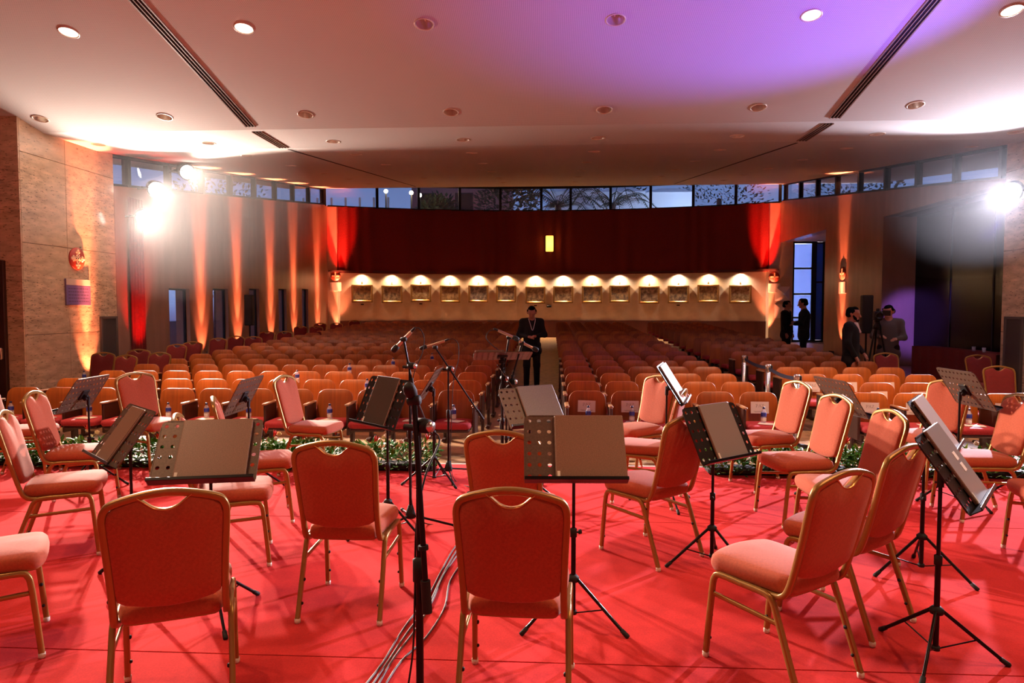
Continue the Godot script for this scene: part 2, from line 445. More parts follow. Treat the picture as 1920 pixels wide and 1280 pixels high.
func build_shell():
	# stage: a platform with carpet laid in strips, a white nosing and one lower step
	var st := new_st(); blk(st, -9.75, 9.75, -0.5, -0.006, -4.5, 6.9)
	var stage := struct("floor", st, M.stage_side)
	var edges := [6.9, 5.09, 3.015, 0.94, -1.13, -4.5]
	for i in edges.size() - 1:
		st = new_st(); blk(st, -9.7, 9.7, -0.006, 0.0, edges[i + 1] + (0.007 if i < 4 else 0.0), edges[i], 0.0015)
		obj("carpet_strip", st, M.carpet, stage)
	st = new_st(); blk(st, -9.75, 9.75, -0.03, 0.003, 6.9, 6.945, 0.003); struct("trim_1", st, M.nosing)
	st = new_st(); blk(st, -8.7, 8.7, -0.4, -0.116, 6.9, 7.32); var step := struct("floor_step", st, M.stage_side)
	st = new_st(); blk(st, -8.7, 8.7, -0.116, -0.11, 6.95, 7.3, 0.001); obj("carpet_strip", st, M.carpet, step)
	st = new_st(); blk(st, -8.7, 8.7, -0.14, -0.108, 7.3, 7.345, 0.003); struct("trim_2", st, M.nosing)
	# hall floor: level at the front, then rising to the back
	st = new_st()
	side_seg(st, -9.75, 9.75, 6.9, 8.4, -0.6, -0.6, -0.22, -0.22)
	side_seg(st, -9.75, 12.2, 8.4, 30.0, -0.6, -0.6, -0.22, floor_y(30.0))
	struct("floor_hall", st, M.hall_floor)
	# ceiling, pierced for the recessed lamps
	var mp := func(x: float, d: float) -> Vector3: return P(x, ceil_y.call(d), d)
	st = new_st(); st.set_smooth_group(-1)
	var bd := [-4.5, 2.8, 5.2, 7.6, 9.9, 11.5, 12.9, 15.3, 17.75, 20.2, 22.6, 25.0, 26.4, 28.2, 30.2]
	var bx := [-10.2, -7.35, -5.12, -2.78, -0.37, 2.08, 4.47, 6.85, 12.2]
	for i in bd.size() - 1:
		for j in bx.size() - 1:
			var hole := false
			for l in lamp_rows():
				if l[0] > bx[j] and l[0] < bx[j + 1] and l[1] > bd[i] and l[1] < bd[i + 1]:
					holed(st, bx[j], bx[j + 1], bd[i], bd[i + 1], Vector2(l[0], l[1]), 0.112, mp, 16); hole = true
			if not hole: quad(st, mp.call(bx[j], bd[i]), mp.call(bx[j], bd[i + 1]), mp.call(bx[j + 1], bd[i + 1]), mp.call(bx[j + 1], bd[i]))
	for i in bd.size() - 1:   # the roof above it
		quad(st, mp.call(-10.2, bd[i]) + Vector3.UP * 0.45, mp.call(12.2, bd[i]) + Vector3.UP * 0.45, mp.call(12.2, bd[i + 1]) + Vector3.UP * 0.45, mp.call(-10.2, bd[i + 1]) + Vector3.UP * 0.45)
	struct("ceiling", st, M.ceiling)
	# walls round the stage, behind and beside the photographer
	st = new_st(); blk(st, -10.2, 12.2, -0.6, 9.2, -4.8, -4.5); struct("wall_front", st, M.side_wall)
	st = new_st(); side_seg(st, -10.0, -9.7, -4.5, 10.95, -0.6, -0.6, 8.6, 5.2); struct("wall_left_stage", st, M.side_wall)
	st = new_st(); side_seg(st, 9.7, 10.0, -4.5, 10.95, -0.6, -0.6, 8.6, 5.2); struct("wall_right_stage", st, M.side_wall)
	for s in [-1, 1]:
		st = new_st(); blk(st, s * 8.77, s * 10.0, -0.6, 5.2, 10.95, 11.2)
		var ret := struct("wall_left_return" if s < 0 else "wall_right_return", st, M.stone_gap)
		for y in [[-0.2, 2.3], [2.306, 5.2]]:
			st = new_st(); blk(st, s * 8.75, s * 9.72, y[0], y[1], 10.92, 10.95, 0.004); obj("stone_panel", st, M.travertine, ret)
		var d_end := 13.4 if s < 0 else 13.75
		st = new_st(); blk(st, s * 8.785, s * 9.05, -0.6, 5.2, 11.2, d_end); var wl := struct("wall_left_stone" if s < 0 else "wall_right_stone", st, M.stone_gap)
		var ys := [-0.2, 1.15, 2.70, 4.20, 5.2]; var ds := [10.95, 12.02, d_end - 0.004]
		for i in 4:
			for j in 2:
				st = new_st(); blk(st, s * 8.75, s * 8.785, ys[i] + 0.004, ys[i + 1] - 0.004, ds[j] + 0.003, ds[j + 1] - 0.003, 0.004); obj("stone_panel", st, M.travertine, wl)
	# long left wall with five tall windows and a strip of glazing under the ceiling
	var wins := [[15.3, 16.2], [17.36, 18.2], [19.52, 20.2], [21.69, 22.35], [23.79, 24.4]]
	st = new_st(); var d0 := 13.4
	var top := func(d: float) -> float: return ceil_y.call(d) - 0.64
	for i in wins.size() + 1:
		var d1: float = wins[i][0] if i < wins.size() else 26.6
		side_seg(st, -9.1, -8.75, d0, d1, -0.5, -0.5, top.call(d0), top.call(d1))
		if i < wins.size():
			var h := 2.07 + 0.027 * (d1 - 15.3)
			side_seg(st, -9.1, -8.75, d1, wins[i][1], h, h, top.call(d1), top.call(wins[i][1])); d0 = wins[i][1]
			var wst := new_st(); var fy := floor_y(d1)
			for dd in [d1 + 0.02, wins[i][1] - 0.02]: blk(wst, -8.90, -8.84, fy, h, dd - 0.02, dd + 0.02)
			blk(wst, -8.90, -8.84, h - 0.04, h, d1, wins[i][1]); blk(wst, -8.90, -8.84, fy, fy + 0.06, d1, wins[i][1])
			var w := struct("window_%d" % (i + 1), wst, M.frame_metal)
			var g := new_st(); blk(g, -8.875, -8.865, fy + 0.05, h - 0.03, d1 + 0.03, wins[i][1] - 0.03); obj("pane", g, M.glass, w)
	struct("wall_left", st, M.side_wall)
	for s in [-1, 1]:
		var fr := new_st()
		side_seg(fr, s * 8.92, s * 8.80, 13.4, 26.6, top.call(13.4), top.call(26.6), top.call(13.4) + 0.05, top.call(26.6) + 0.05)
		side_seg(fr, s * 8.92, s * 8.80, 13.4, 26.6, ceil_y.call(13.4) - 0.06, ceil_y.call(26.6) - 0.06, ceil_y.call(13.4) + 0.3, ceil_y.call(26.6) + 0.3)
		var gl := struct("window_6" if s < 0 else "window_7", fr, M.frame_metal)
		var d := 26.4
		while d > 13.3:
			var m := new_st(); side_seg(m, s * 8.93, s * 8.79, d - 0.05, d + 0.05, top.call(d - 0.05), top.call(d + 0.05), ceil_y.call(d), ceil_y.call(d)); obj("mullion", m, M.frame_metal, gl)
			var e := maxf(d - 1.5, 13.45)
			if e < d - 0.1:
				var p := new_st(); side_seg(p, s * 8.865, s * 8.855, e, d - 0.05, top.call(e) + 0.04, top.call(d) + 0.04, ceil_y.call(e) - 0.05, ceil_y.call(d) - 0.05); obj("pane", p, M.glass, gl)
			d -= 1.55
	# right wall: alcove, solid pier, then an opening to a lobby with a glazed door
	st = new_st()
	side_seg(st, 8.75, 9.1, 13.75, 18.55, 4.0, 4.0, top.call(13.75), top.call(18.55))
	side_seg(st, 8.75, 9.9, 18.55, 22.3, -0.5, -0.5, top.call(18.55), top.call(22.3))
	side_seg(st, 8.75, 9.1, 22.3, 26.6, 4.1, 4.1, top.call(22.3), top.call(26.6))
	struct("wall_right", st, M.side_wall)
	st = new_st(); blk(st, 8.9, 9.9, 4.0, 4.2, 13.5, 18.6); blk(st, 9.05, 9.9, -0.5, 4.2, 13.4, 13.75); blk(st, 9.75, 9.9, -0.5, 4.2, 13.4, 18.6); struct("wall_right_alcove", st, M.stage_side)
	st = new_st(); blk(st, 9.60, 9.66, -0.1, 4.0, 13.75, 18.55); var dg := struct("window_8", st, M.dark_glass)
	for d in [15.35, 16.95]:
		st = new_st(); blk(st, 9.585, 9.60, -0.1, 4.0, d - 0.02, d + 0.02); obj("mullion", st, M.frame_metal, dg)
	st = new_st(); blk(st, 8.8, 12.1, 4.15, 4.4, 22.2, 27.2); struct("ceiling_lobby", st, M.white_wall)
	st = new_st(); blk(st, 11.9, 12.2, -0.5, 5.0, 22.0, 27.2); blk(st, 9.8, 12.0, -0.5, 4.4, 22.05, 22.3); struct("wall_right_lobby", st, M.white_wall)

func lamp_rows() -> Array:
	var o := []
	for d in [8.8, 6.4, 4.0, 1.6]:
		for x in [-6.3, -3.95, -1.6, 0.82, 3.22, 5.6]: o.append([x, d, absf(x) > 3.0])
	for x in [-8.42, -6.3, -3.95, -1.58, 0.86, 3.25, 5.63]: o.append([x, 11.02, false])
	for x in [-8.36, -6.27, -3.94, -1.56, 0.86, 3.3, 5.71, 8.03]: o.append([x, 12.4, false])
	for x in [-6.31, -3.99, -1.59, 0.9, 3.42, 5.9, 8.3]: o.append([x, 14.1, false])
	for d in [16.5, 19.0, 21.4, 23.8]:
		for x in [-6.3, -3.95, -1.6, 0.88, 3.42, 5.9]: o.append([x, d, false])
	return o

func build_back_wall():
	var R := 21.1; var A := 23.2
	# straight ends of the back wall, then the curve
	var st := new_st()
	blk(st, -9.2, -8.36, -0.5, 5.62, 26.6, 27.0); blk(st, 8.36, 9.24, -0.5, 5.62, 26.6, 27.0)
	blk(st, 9.24, 12.1, 4.13, 5.2, 26.6, 27.0); blk(st, 10.42, 12.1, -0.5, 4.2, 26.6, 27.0)
	struct("wall_back_ends", st, M.white_wall)
	var strip := func(called: String, r0: float, r1: float, y0: float, y1: float, mat: Material):
		var s := new_st(); var n := 28
		for k in n:
			var a := -A - 1.0 + (2 * A + 2.0) * k / n; var b := -A - 1.0 + (2 * A + 2.0) * (k + 1) / n
			hexa(s, [arc(a, r0, y0), arc(b, r0, y0), arc(b, r1, y0), arc(a, r1, y0), arc(a, r0, y1), arc(b, r0, y1), arc(b, r1, y1), arc(a, r1, y1)])
		return struct(called, s, mat)
	strip.call("wall_back", R + 0.36, R + 0.6, 1.05, 5.6, M.white_wall)
	strip.call("baseboard_back", R + 0.30, R + 0.6, -0.4, 1.10, M.wainscot)
	strip.call("trim_3", R - 0.04, R + 0.40, 3.03, 3.10, M.stage_side)
	strip.call("trim_4", R - 0.02, R + 0.24, 5.58, 5.63, M.frame_metal)
	# pleated dark red curtain above the pictures
	var c := new_st(); var n := 420; var rng := RandomNumberGenerator.new(); rng.seed = 7
	var rr := []; var ph := 0.0
	for k in n + 1:
		ph += 0.34 + 0.22 * sin(k * 0.093) + 0.12 * sin(k * 0.031 + 2.0)
		rr.append(R - 0.02 + 0.035 * sin(ph) + 0.02 * sin(k * 0.17))
	for off in [0.0, 0.012]:
		c.set_smooth_group(1 if off == 0.0 else 2)
		for k in n:
			var a := -A + 2 * A * k / n; var b := -A + 2 * A * (k + 1) / n
			var v := [arc(a, rr[k] + off, 3.0), arc(b, rr[k + 1] + off, 3.0), arc(b, rr[k + 1] + off, 5.6), arc(a, rr[k] + off, 5.6)]
			if off == 0.0: quad(c, v[0], v[1], v[2], v[3])
			else: quad(c, v[3], v[2], v[1], v[0])
	tag(obj("curtain", c, M.curtain), "long dark red pleated curtain across the curved end wall above the pictures", "curtain")
	# strip of glazing above the curtain
	var fr := new_st()
	for k in 24:
		var a := -A - 0.6 + (2 * A + 1.2) * k / 24; var b := -A - 0.6 + (2 * A + 1.2) * (k + 1) / 24
		hexa(fr, [arc(a, R + 0.05, 6.52), arc(b, R + 0.05, 6.52), arc(b, R + 0.16, 6.52), arc(a, R + 0.16, 6.52), arc(a, R + 0.05, 7.0), arc(b, R + 0.05, 7.0), arc(b, R + 0.16, 7.0), arc(a, R + 0.16, 7.0)])
	var gl := struct("window_9", fr, M.frame_metal)
	var ms := [-24.5, -19.0, -14.51, -10.0, -5.5, -0.93, 2.33, 6.72, 11.05, 15.54, 19.89, 24.22]
	for i in ms.size():
		var m := new_st(); var hw := 0.14
		hexa(m, [arc(ms[i] - hw, R + 0.02, 5.6), arc(ms[i] + hw, R + 0.02, 5.6), arc(ms[i] + hw, R + 0.2, 5.6), arc(ms[i] - hw, R + 0.2, 5.6), arc(ms[i] - hw, R + 0.02, 6.75), arc(ms[i] + hw, R + 0.02, 6.75), arc(ms[i] + hw, R + 0.2, 6.75), arc(ms[i] - hw, R + 0.2, 6.75)])
		obj("mullion", m, M.frame_metal, gl)
		if i < ms.size() - 1:
			var p := new_st(); var a: float = ms[i] + hw; var b: float = ms[i + 1] - hw
			hexa(p, [arc(a, R + 0.10, 5.62), arc(b, R + 0.10, 5.62), arc(b, R + 0.11, 5.62), arc(a, R + 0.11, 5.62), arc(a, R + 0.10, 6.7), arc(b, R + 0.10, 6.7), arc(b, R + 0.11, 6.7), arc(a, R + 0.11, 6.7)])
			obj("pane", p, M.glass, gl)
	# glazed door in the lobby: square panes, a blue side light
	var df := new_st()
	for x in [9.27, 9.98, 10.10, 10.40]: blk(df, x - 0.03, x + 0.03, 0.3, 4.13, 26.62, 26.70)
	for y in [0.36, 1.25, 2.15, 3.12, 4.09]: blk(df, 9.27, 9.98, y - 0.035, y + 0.035, 26.62, 26.70)
	for y in [0.36, 2.6, 4.09]: blk(df, 10.1, 10.4, y - 0.03, y + 0.03, 26.62, 26.70)
	blk(df, 9.98, 10.1, 0.3, 4.13, 26.63, 26.69)
	var door := struct("door_2", df, M.frame_metal)
	for i in 4:
		var y: float = [0.40, 1.29, 2.19, 3.16][i]; var y2: float = [1.21, 2.11, 3.08, 4.05][i]
		var p := new_st(); blk(p, 9.30, 9.95, y, y2, 26.655, 26.67, 0.002); obj("pane", p, M.frosted, door)
	var bp := new_st(); blk(bp, 10.13, 10.37, 0.4, 4.06, 26.655, 26.665); obj("pane", bp, M.blue_pane, door)
	# the fourteen framed pictures, each under its own small lamp in the soffit
	var pics := [-20.63, -17.44, -14.31, -11.08, -7.93, -4.84, -1.56, 1.54, 4.73, 7.77, 10.95, 14.06, 17.17, 20.41]
	var hs := [2.20, 2.18, 2.23, 2.20, 2.21, 2.21, 2.16, 2.18, 2.18, 2.20, 2.15, 2.17, 2.19, 2.16]
	for i in 14:
		var at := arc(pics[i], R + 0.35, hs[i]); var t := thing("framed_picture", "small gilt framed painting, %s from the window side under the curtain" % ORD[i], "picture", at, deg_to_rad(-pics[i]), "paintings under the curtain")
		var f := new_st()
		for s in [-1, 1]:
			box(f, Vector3(s * 0.385, 0.0, 0.045), Vector3(0.075, 0.62, 0.07), 0.012); box(f, Vector3(0, s * 0.32, 0.045), Vector3(0.845, 0.07, 0.07), 0.012)
		box(f, Vector3(0, 0, 0.015), Vector3(0.80, 0.66, 0.02))
		obj("frame", f, M.frame_gold, t)
		var l := new_st(); box(l, Vector3(0, -0.30, 0.09), Vector3(0.70, 0.05, 0.04), 0.01); obj("ledge", l, M.gold_trim, t)
		var q := QuadMesh.new(); q.size = Vector2(0.70, 0.57); q.material = img_mat(painting(i), 0.5)
		put("canvas", q, t, Vector3(0, 0, 0.03))
		var cr := new_st(); box(cr, Vector3(0, 0.46, 0.012), Vector3(0.014, 0.085, 0.02)); box(cr, Vector3(0, 0.472, 0.012), Vector3(0.055, 0.014, 0.02)); obj("cross", cr, M.frame_gold, t)
		if i in [0, 2, 6, 11]:
			var pl := new_st(); box(pl, Vector3(0, -0.44, 0.015), Vector3(0.12, 0.045, 0.02), 0.004); obj("name_plate", pl, M.iron, t)
		var lt := thing("picture_light", "small recessed lamp in the soffit over the %s painting from the window side" % ORD[i], "lamp", arc(pics[i], R + 0.215, 3.03), deg_to_rad(-pics[i]), "picture lamps in the soffit")
		var can := new_st(); lathe(can, [Vector2(0.05, 0.0), Vector2(0.06, -0.012), Vector2(0.04, -0.014), Vector2(0.036, 0.0)], 12); obj("trim_ring", can, M.trim_ring, lt)
		var bl := new_st(); lathe(bl, [Vector2(0.0, -0.006), Vector2(0.03, -0.006), Vector2(0.03, 0.0), Vector2(0, 0.0)], 10); obj("bulb", bl, M.lamp_face, lt)
		spot(arc(pics[i], R + 0.215, 3.0), arc(pics[i], R + 0.30, 1.9), [Color(1.0, 0.83, 0.62), Color(1.0, 0.90, 0.76)][i % 2 if i > 5 else 0], 5.2, 72.0, 0.05, 1.0, "picture_spot")
	var em := new_st(); box(em, Vector3(0, 0, 0.05), Vector3(0.20, 0.09, 0.10), 0.02)
	var e := obj("wall_box", em, M.iron); e.transform = Transform3D(Basis(Vector3.UP, 0), arc(-0.05, R + 0.36, 1.69)); tag(e, "small dark box on the white wall between the two middle paintings", "wall box")
	# sanctuary lamp on the curtain
	var lamp := thing("wall_lamp", "glowing yellow rectangular lamp on the dark curtain", "lamp", arc(0.0, R - 0.08, 4.25))
	st = new_st(); box(st, Vector3(0, 0, -0.0), Vector3(0.33, 0.66, 0.03), 0.01); obj("back_plate", st, M.iron, lamp)
	st = new_st(); slab(st, round_rect(0.31, 0.64, 0.03), 0.09, func(x, y, o): return Vector3(x, y, 0.015 + o), 0.02); obj("shade", st, M.sanctuary, lamp)
	omni(arc(0.0, R - 0.4, 4.25), Color(1.0, 0.7, 0.3), 0.12, 0.1, "wall_lamp_light")
	# red wash at the ends of the curtain
	for s in [-1, 1]:
		spot(P(s * 8.05, 0.55, 25.1), P(s * 8.2, 4.3, 26.62), Color(1.0, 0.05, 0.04), 190.0, 9.0, 0.05, 1.0, "red_wash")

func painting(i: int) -> Image:
	var im := Image.create(56, 44, false, Image.FORMAT_RGB8); var n := noise(200 + i * 7, 0.055, 4); var n2 := noise(400 + i, 0.10, 2); var rng := RandomNumberGenerator.new(); rng.seed = 900 + i
	var dark := Color(0.14, 0.13, 0.16).lerp(Color(0.24, 0.15, 0.10), rng.randf()); var mid := Color(0.40, 0.36, 0.38).lerp(Color(0.52, 0.38, 0.24), rng.randf()); var lite := Color(0.72, 0.66, 0.62).lerp(Color(0.74, 0.60, 0.42), rng.randf())
	var fig := []
	for k in rng.randi_range(3, 6): fig.append([rng.randf_range(8, 48), rng.randf_range(18, 34), rng.randf_range(3, 7), rng.randf_range(6, 13), rng.randf_range(-0.2, 0.35)])
	for y in 44:
		for x in 56:
			var v := 0.60 + 0.35 * n.get_noise_2d(x, y) + 0.18 * n2.get_noise_2d(x, y) + 0.18 * (1.0 - y / 44.0)
			for f in fig:
				var dx: float = (x - f[0]) / f[2]; var dy: float = (y - f[1]) / f[3]
				if dx * dx + dy * dy < 1.0: v += f[4] * (1.0 - dx * dx - dy * dy) + 0.08
			v = clampf(v, 0.0, 1.0)
			im.set_pixel(x, y, dark.lerp(mid, v * 2.0) if v < 0.5 else mid.lerp(lite, v * 2.0 - 1.0))
	return im

func build_ceiling_fittings():
	var rim := new_st(); lathe(rim, [Vector2(0.112, 0.004), Vector2(0.128, 0.002), Vector2(0.13, -0.006), Vector2(0.112, -0.008), Vector2(0.110, 0.004)], 20); var rim_m := mesh_of(rim, M.trim_ring)
	var bowl := new_st(); lathe(bowl, [Vector2(0.0, 0.17), Vector2(0.06, 0.165), Vector2(0.09, 0.13), Vector2(0.110, 0.0)], 20)
	lathe(bowl, [Vector2(0.116, 0.0), Vector2(0.096, 0.14), Vector2(0.0, 0.19)], 16); var bowl_m := mesh_of(bowl, M.reflector)
	var bulb := new_st(); tube(bulb, [Vector3(0, 0.10, -0.07), Vector3(0, 0.10, 0.07)], 0.016, 0.016, 8, Vector3.UP); tube(bulb, [Vector3(0.035, 0.10, -0.07), Vector3(0.035, 0.10, 0.06)], 0.014, 0.014, 8, Vector3.UP); var bulb_m := mesh_of(bulb, M.paper)
	var face := new_st(); lathe(face, [Vector2(0.0, 0.018), Vector2(0.10, 0.018), Vector2(0.11, 0.004), Vector2(0.104, 0.003), Vector2(0.0, 0.012)], 20); var face_m := mesh_of(face, M.lamp_face)
	var rows := {}
	for l in lamp_rows():
		if l[1] < 8.0: continue
		var key := int(l[1] * 10); rows[key] = rows.get(key, 0) + 1
		var rn: String = {88: "over the stage edge", 110: "in the second row of the ceiling", 124: "in the flat bay", 141: "in the first row of the rising ceiling", 165: "in the second row of the rising ceiling", 190: "in the third row of the rising ceiling", 214: "in the fourth row of the rising ceiling", 238: "in the fifth row of the rising ceiling"}[key]
		var t := thing("downlight", "%s ceiling lamp %s, %s from the window wall" % ["lit" if l[2] else "unlit", rn, ORD[rows[key] - 1]], "lamp", P(l[0], ceil_y.call(l[1]), l[1]), 0.0, "recessed ceiling lamps")
		var sl: float = (ceil_y.call(l[1] - 0.05) - ceil_y.call(l[1] + 0.05)) / 0.1
		t.rotation.x = -atan(sl)
		put("trim_ring", rim_m, t); put("reflector", bowl_m, t)
		if l[2]: put("lamp_face", face_m, t)
		else: put("bulb", bulb_m, t)
	# slot air diffusers running away from the stage
	for s in [-1, 1]:
		var x := -5.02 if s < 0 else 4.56
		for seg in [[-4.0, 11.38, 0.085], [11.62, 12.82, 0.075], [13.05, 25.6, 0.022]]:
			var t := thing("ceiling_diffuser", "%s in the ceiling, %s side, %s" % ["dark double slot" if seg[2] > 0.05 else "thin dark joint", "window" if s < 0 else "alcove", ["over the stage", "in the flat bay after the fold", "along the rising rear bay"][0 if seg[0] < 0 else (1 if seg[0] < 12 else 2)]], "air vent")
			var a := P(x, ceil_y.call(seg[0]), seg[0]); var b := P(x, ceil_y.call(seg[1]), seg[1])
			var st := new_st(); hexa(st, [a + Vector3(-seg[2], -0.006, 0), a + Vector3(seg[2], -0.006, 0), b + Vector3(seg[2], -0.006, 0), b + Vector3(-seg[2], -0.006, 0), a + Vector3(-seg[2], 0.03, 0), a + Vector3(seg[2], 0.03, 0), b + Vector3(seg[2], 0.03, 0), b + Vector3(-seg[2], 0.03, 0)])
			obj("slot", st, M.slot, t)
			if seg[2] > 0.05:
				for o in [-0.08, -0.027, 0.027, 0.08]:
					st = new_st(); var w := 0.007 if absf(o) < 0.05 else 0.010
					hexa(st, [a + Vector3(o - w, -0.016, 0), a + Vector3(o + w, -0.016, 0), b + Vector3(o + w, -0.016, 0), b + Vector3(o - w, -0.016, 0), a + Vector3(o - w, 0.0, 0), a + Vector3(o + w, 0.0, 0), b + Vector3(o + w, 0.0, 0), b + Vector3(o - w, 0.0, 0)])
					obj("bar", st, M.slot_bar, t)

func build_wall_things():
	# stage lamps on wall brackets
	var names := ["upper white stage lamp of the pair on the window wall", "lowest white stage lamp on the window wall bracket", "topmost white stage lamp on the window wall, nearer the end wall", "white stage lamp glaring from the alcove wall", "violet stage lamp on the floor at the alcove end of the stage", "small blue stage lamp under the white one by the alcove"]
	var i := 0
	for l in stage_lamps():
		var t := thing("stage_lamp", names[i], "stage lamp", l[0])
		var dir: Vector3 = (l[1] - l[0]).normalized(); var xf := aim(Vector3.ZERO, dir)
		if l[4] > 10.0 and i < 4: xf.basis = xf.basis.scaled(Vector3.ONE * 1.5)
		var st := new_st(); lathe(st, [Vector2(0.0, -0.30), Vector2(0.07, -0.29), Vector2(0.10, -0.18), Vector2(0.12, 0.06), Vector2(0.125, 0.08), Vector2(0.112, 0.08), Vector2(0.10, 0.03), Vector2(0.0, 0.02)], 20, xf); obj("body", st, M.speaker, t)
		st = new_st(); lathe(st, [Vector2(0.0, 0.06), Vector2(0.08, 0.055), Vector2(0.108, 0.035), Vector2(0.0, 0.03)], 20, xf)
		obj("lens", st, glow(Color(0.6, 0.5, 1.0), 1.0) if i > 3 else M.beam_face, t)
		var s := signf(l[0].x); st = new_st()
		if i == 4: box(st, Vector3(0, -0.53, 0), Vector3(0.4, 0.22, 0.4), 0.02); rod(st, Vector3(0.2, -0.45, 0), Vector3(0.2, 0.02, 0), 0.03); rod(st, Vector3(-0.2, -0.45, 0), Vector3(-0.2, 0.02, 0), 0.03); obj("yoke", st, M.speaker, t); break
		tube(st, [Vector3(0, 0, 0.15), Vector3(s * 0.2, 0.02, 0.15), Vector3(s * 0.2, 0.02, -0.15), Vector3(0, 0, -0.15)], 0.012, 0.02, 6, Vector3.UP); rod(st, Vector3(s * 0.2, 0.02, 0), Vector3(s * 0.40, 0.02, 0), 0.02); obj("bracket", st, M.iron, t)
		i += 1
	# uplights at the foot of the walls, one beam up each pier
	var ups := [[-8.45, 12.47, "by the round red plaque on the pale stone wall"], [-8.45, 16.75, "after the first tall window"], [-8.45, 18.75, "after the second tall window, behind the column speaker"], [-8.45, 21.05, "after the third tall window"], [-8.45, 23.0, "after the fourth tall window"], [-8.45, 25.4, "after the last tall window"], [8.45, 20.95, "on the pier beside the lobby opening"]]
	for u in ups:
		uplight(P(u[0], floor_y(u[1]) + 0.02, u[1]), P(u[0] + signf(u[0]) * 0.27, 4.9, u[1]), "small floor uplight washing the wall " + u[2])
	uplight(P(-8.2, floor_y(26.3) + 0.02, 26.28), P(-8.28, 4.6, 26.55), "small floor uplight at the window end of the curved wall")
	uplight(P(8.28, floor_y(26.3) + 0.02, 26.28), P(8.33, 4.6, 26.55), "small floor uplight at the lobby end of the curved wall")
	# round red plaque with a cross and the square board under it
	var pl := thing("cross_plaque", "round red plaque with a pale flowered cross on the stone wall", "plaque", P(-8.75, 2.52, 12.24), PI / 2)
	var st := new_st(); lathe(st, [Vector2(0.0, 0.03), Vector2(0.195, 0.03), Vector2(0.205, 0.022), Vector2(0.205, 0.0), Vector2(0, 0)], 32, Transform3D(Basis(Vector3.RIGHT, PI / 2), Vector3.ZERO)); obj("disc", st, flat(Color(0.70, 0.22, 0.14), 0.5), pl)
	var cream := flat(Color(0.88, 0.74, 0.60), 0.5)
	st = new_st()
	for k in 4:
		var b := Basis(Vector3.BACK, k * PI / 2)
		box(st, b * Vector3(0, 0.075, 0.036), Vector3(0.045, 0.11, 0.012), 0.004, b)
		for q in [[0.0, 0.155, 0.028], [-0.035, 0.118, 0.024], [0.035, 0.118, 0.024], [0.03, 0.06, 0.014], [-0.03, 0.06, 0.014]]:
			lathe(st, [Vector2(0, 0.012), Vector2(q[2], 0.010), Vector2(q[2], 0)], 10, Transform3D(b * Basis(Vector3.RIGHT, PI / 2), b * Vector3(q[0], q[1], 0.030)))
	lathe(st, [Vector2(0, 0.014), Vector2(0.045, 0.012), Vector2(0.045, 0)], 14, Transform3D(Basis(Vector3.RIGHT, PI / 2), Vector3(0, 0, 0.030))); obj("cross", st, cream, pl)
	st = new_st()
	for q in [Vector2(0, 0), Vector2(0.06, 0), Vector2(-0.06, 0), Vector2(0, 0.06), Vector2(0, -0.06)]: lathe(st, [Vector2(0, 0.006), Vector2(0.011, 0.004), Vector2(0.012, 0)], 8, Transform3D(Basis(Vector3.RIGHT, PI / 2), Vector3(q.x, q.y, 0.044)))
	obj("stud", st, M.iron, pl)
	var bd := thing("notice_board", "square board with violet printed lines and a pale top band on the stone wall", "sign", P(-8.75, 1.90, 12.24), PI / 2)
	st = new_st(); box(st, Vector3(0, 0, 0.015), Vector3(0.66, 0.48, 0.03), 0.004); obj("board", st, flat(Color(0.50, 0.40, 0.52), 0.5), bd)
	st = new_st(); box(st, Vector3(0, 0.185, 0.031), Vector3(0.65, 0.11, 0.006), 0.002); obj("top_band", st, flat(Color(0.80, 0.70, 0.62), 0.6), bd)
	var im := Image.create(128, 64, false, Image.FORMAT_RGB8); im.fill(Color(0.44, 0.36, 0.56)); var rng := RandomNumberGenerator.new(); rng.seed = 77
	for r in 5:
		var x := 8
		while x < 118:
			var w := rng.randi_range(4, 14); im.fill_rect(Rect2i(x, 8 + r * 11, mini(w, 120 - x), 3), Color(0.30, 0.20, 0.34)); x += w + 3
	var q2 := QuadMesh.new(); q2.size = Vector2(0.63, 0.34); q2.material = img_mat(im, 0.5); put("print", q2, bd, Vector3(0, -0.055, 0.0312))
	# plaques of the same kind at the curved wall and by the lobby
	for w in [[P(-8.42, 2.88, 26.6), 0.0, "at the window end of the curved wall"], [P(8.55, 2.80, 26.6), 0.0, "at the lobby end of the curved wall"], [P(8.75, 2.64, 20.95), -PI / 2, "on the pier beside the lobby opening"]]:
		var t := thing("cross_plaque", "round red plaque over a pale board " + w[2], "plaque", w[0], w[1])
		st = new_st(); lathe(st, [Vector2(0.0, 0.03), Vector2(0.195, 0.03), Vector2(0.205, 0.0), Vector2(0, 0)], 24, Transform3D(Basis(Vector3.RIGHT, PI / 2), Vector3.ZERO)); obj("disc", st, flat(Color(0.62, 0.25, 0.18), 0.5), t)
		st = new_st(); box(st, Vector3(0, 0, 0.036), Vector3(0.05, 0.3, 0.012), 0.004); box(st, Vector3(0, 0, 0.036), Vector3(0.3, 0.05, 0.012), 0.004); obj("cross", st, cream, t)
		st = new_st(); box(st, Vector3(0.0, -0.42, 0.015), Vector3(0.46, 0.34, 0.03), 0.004); obj("board", st, M.white_label, t)
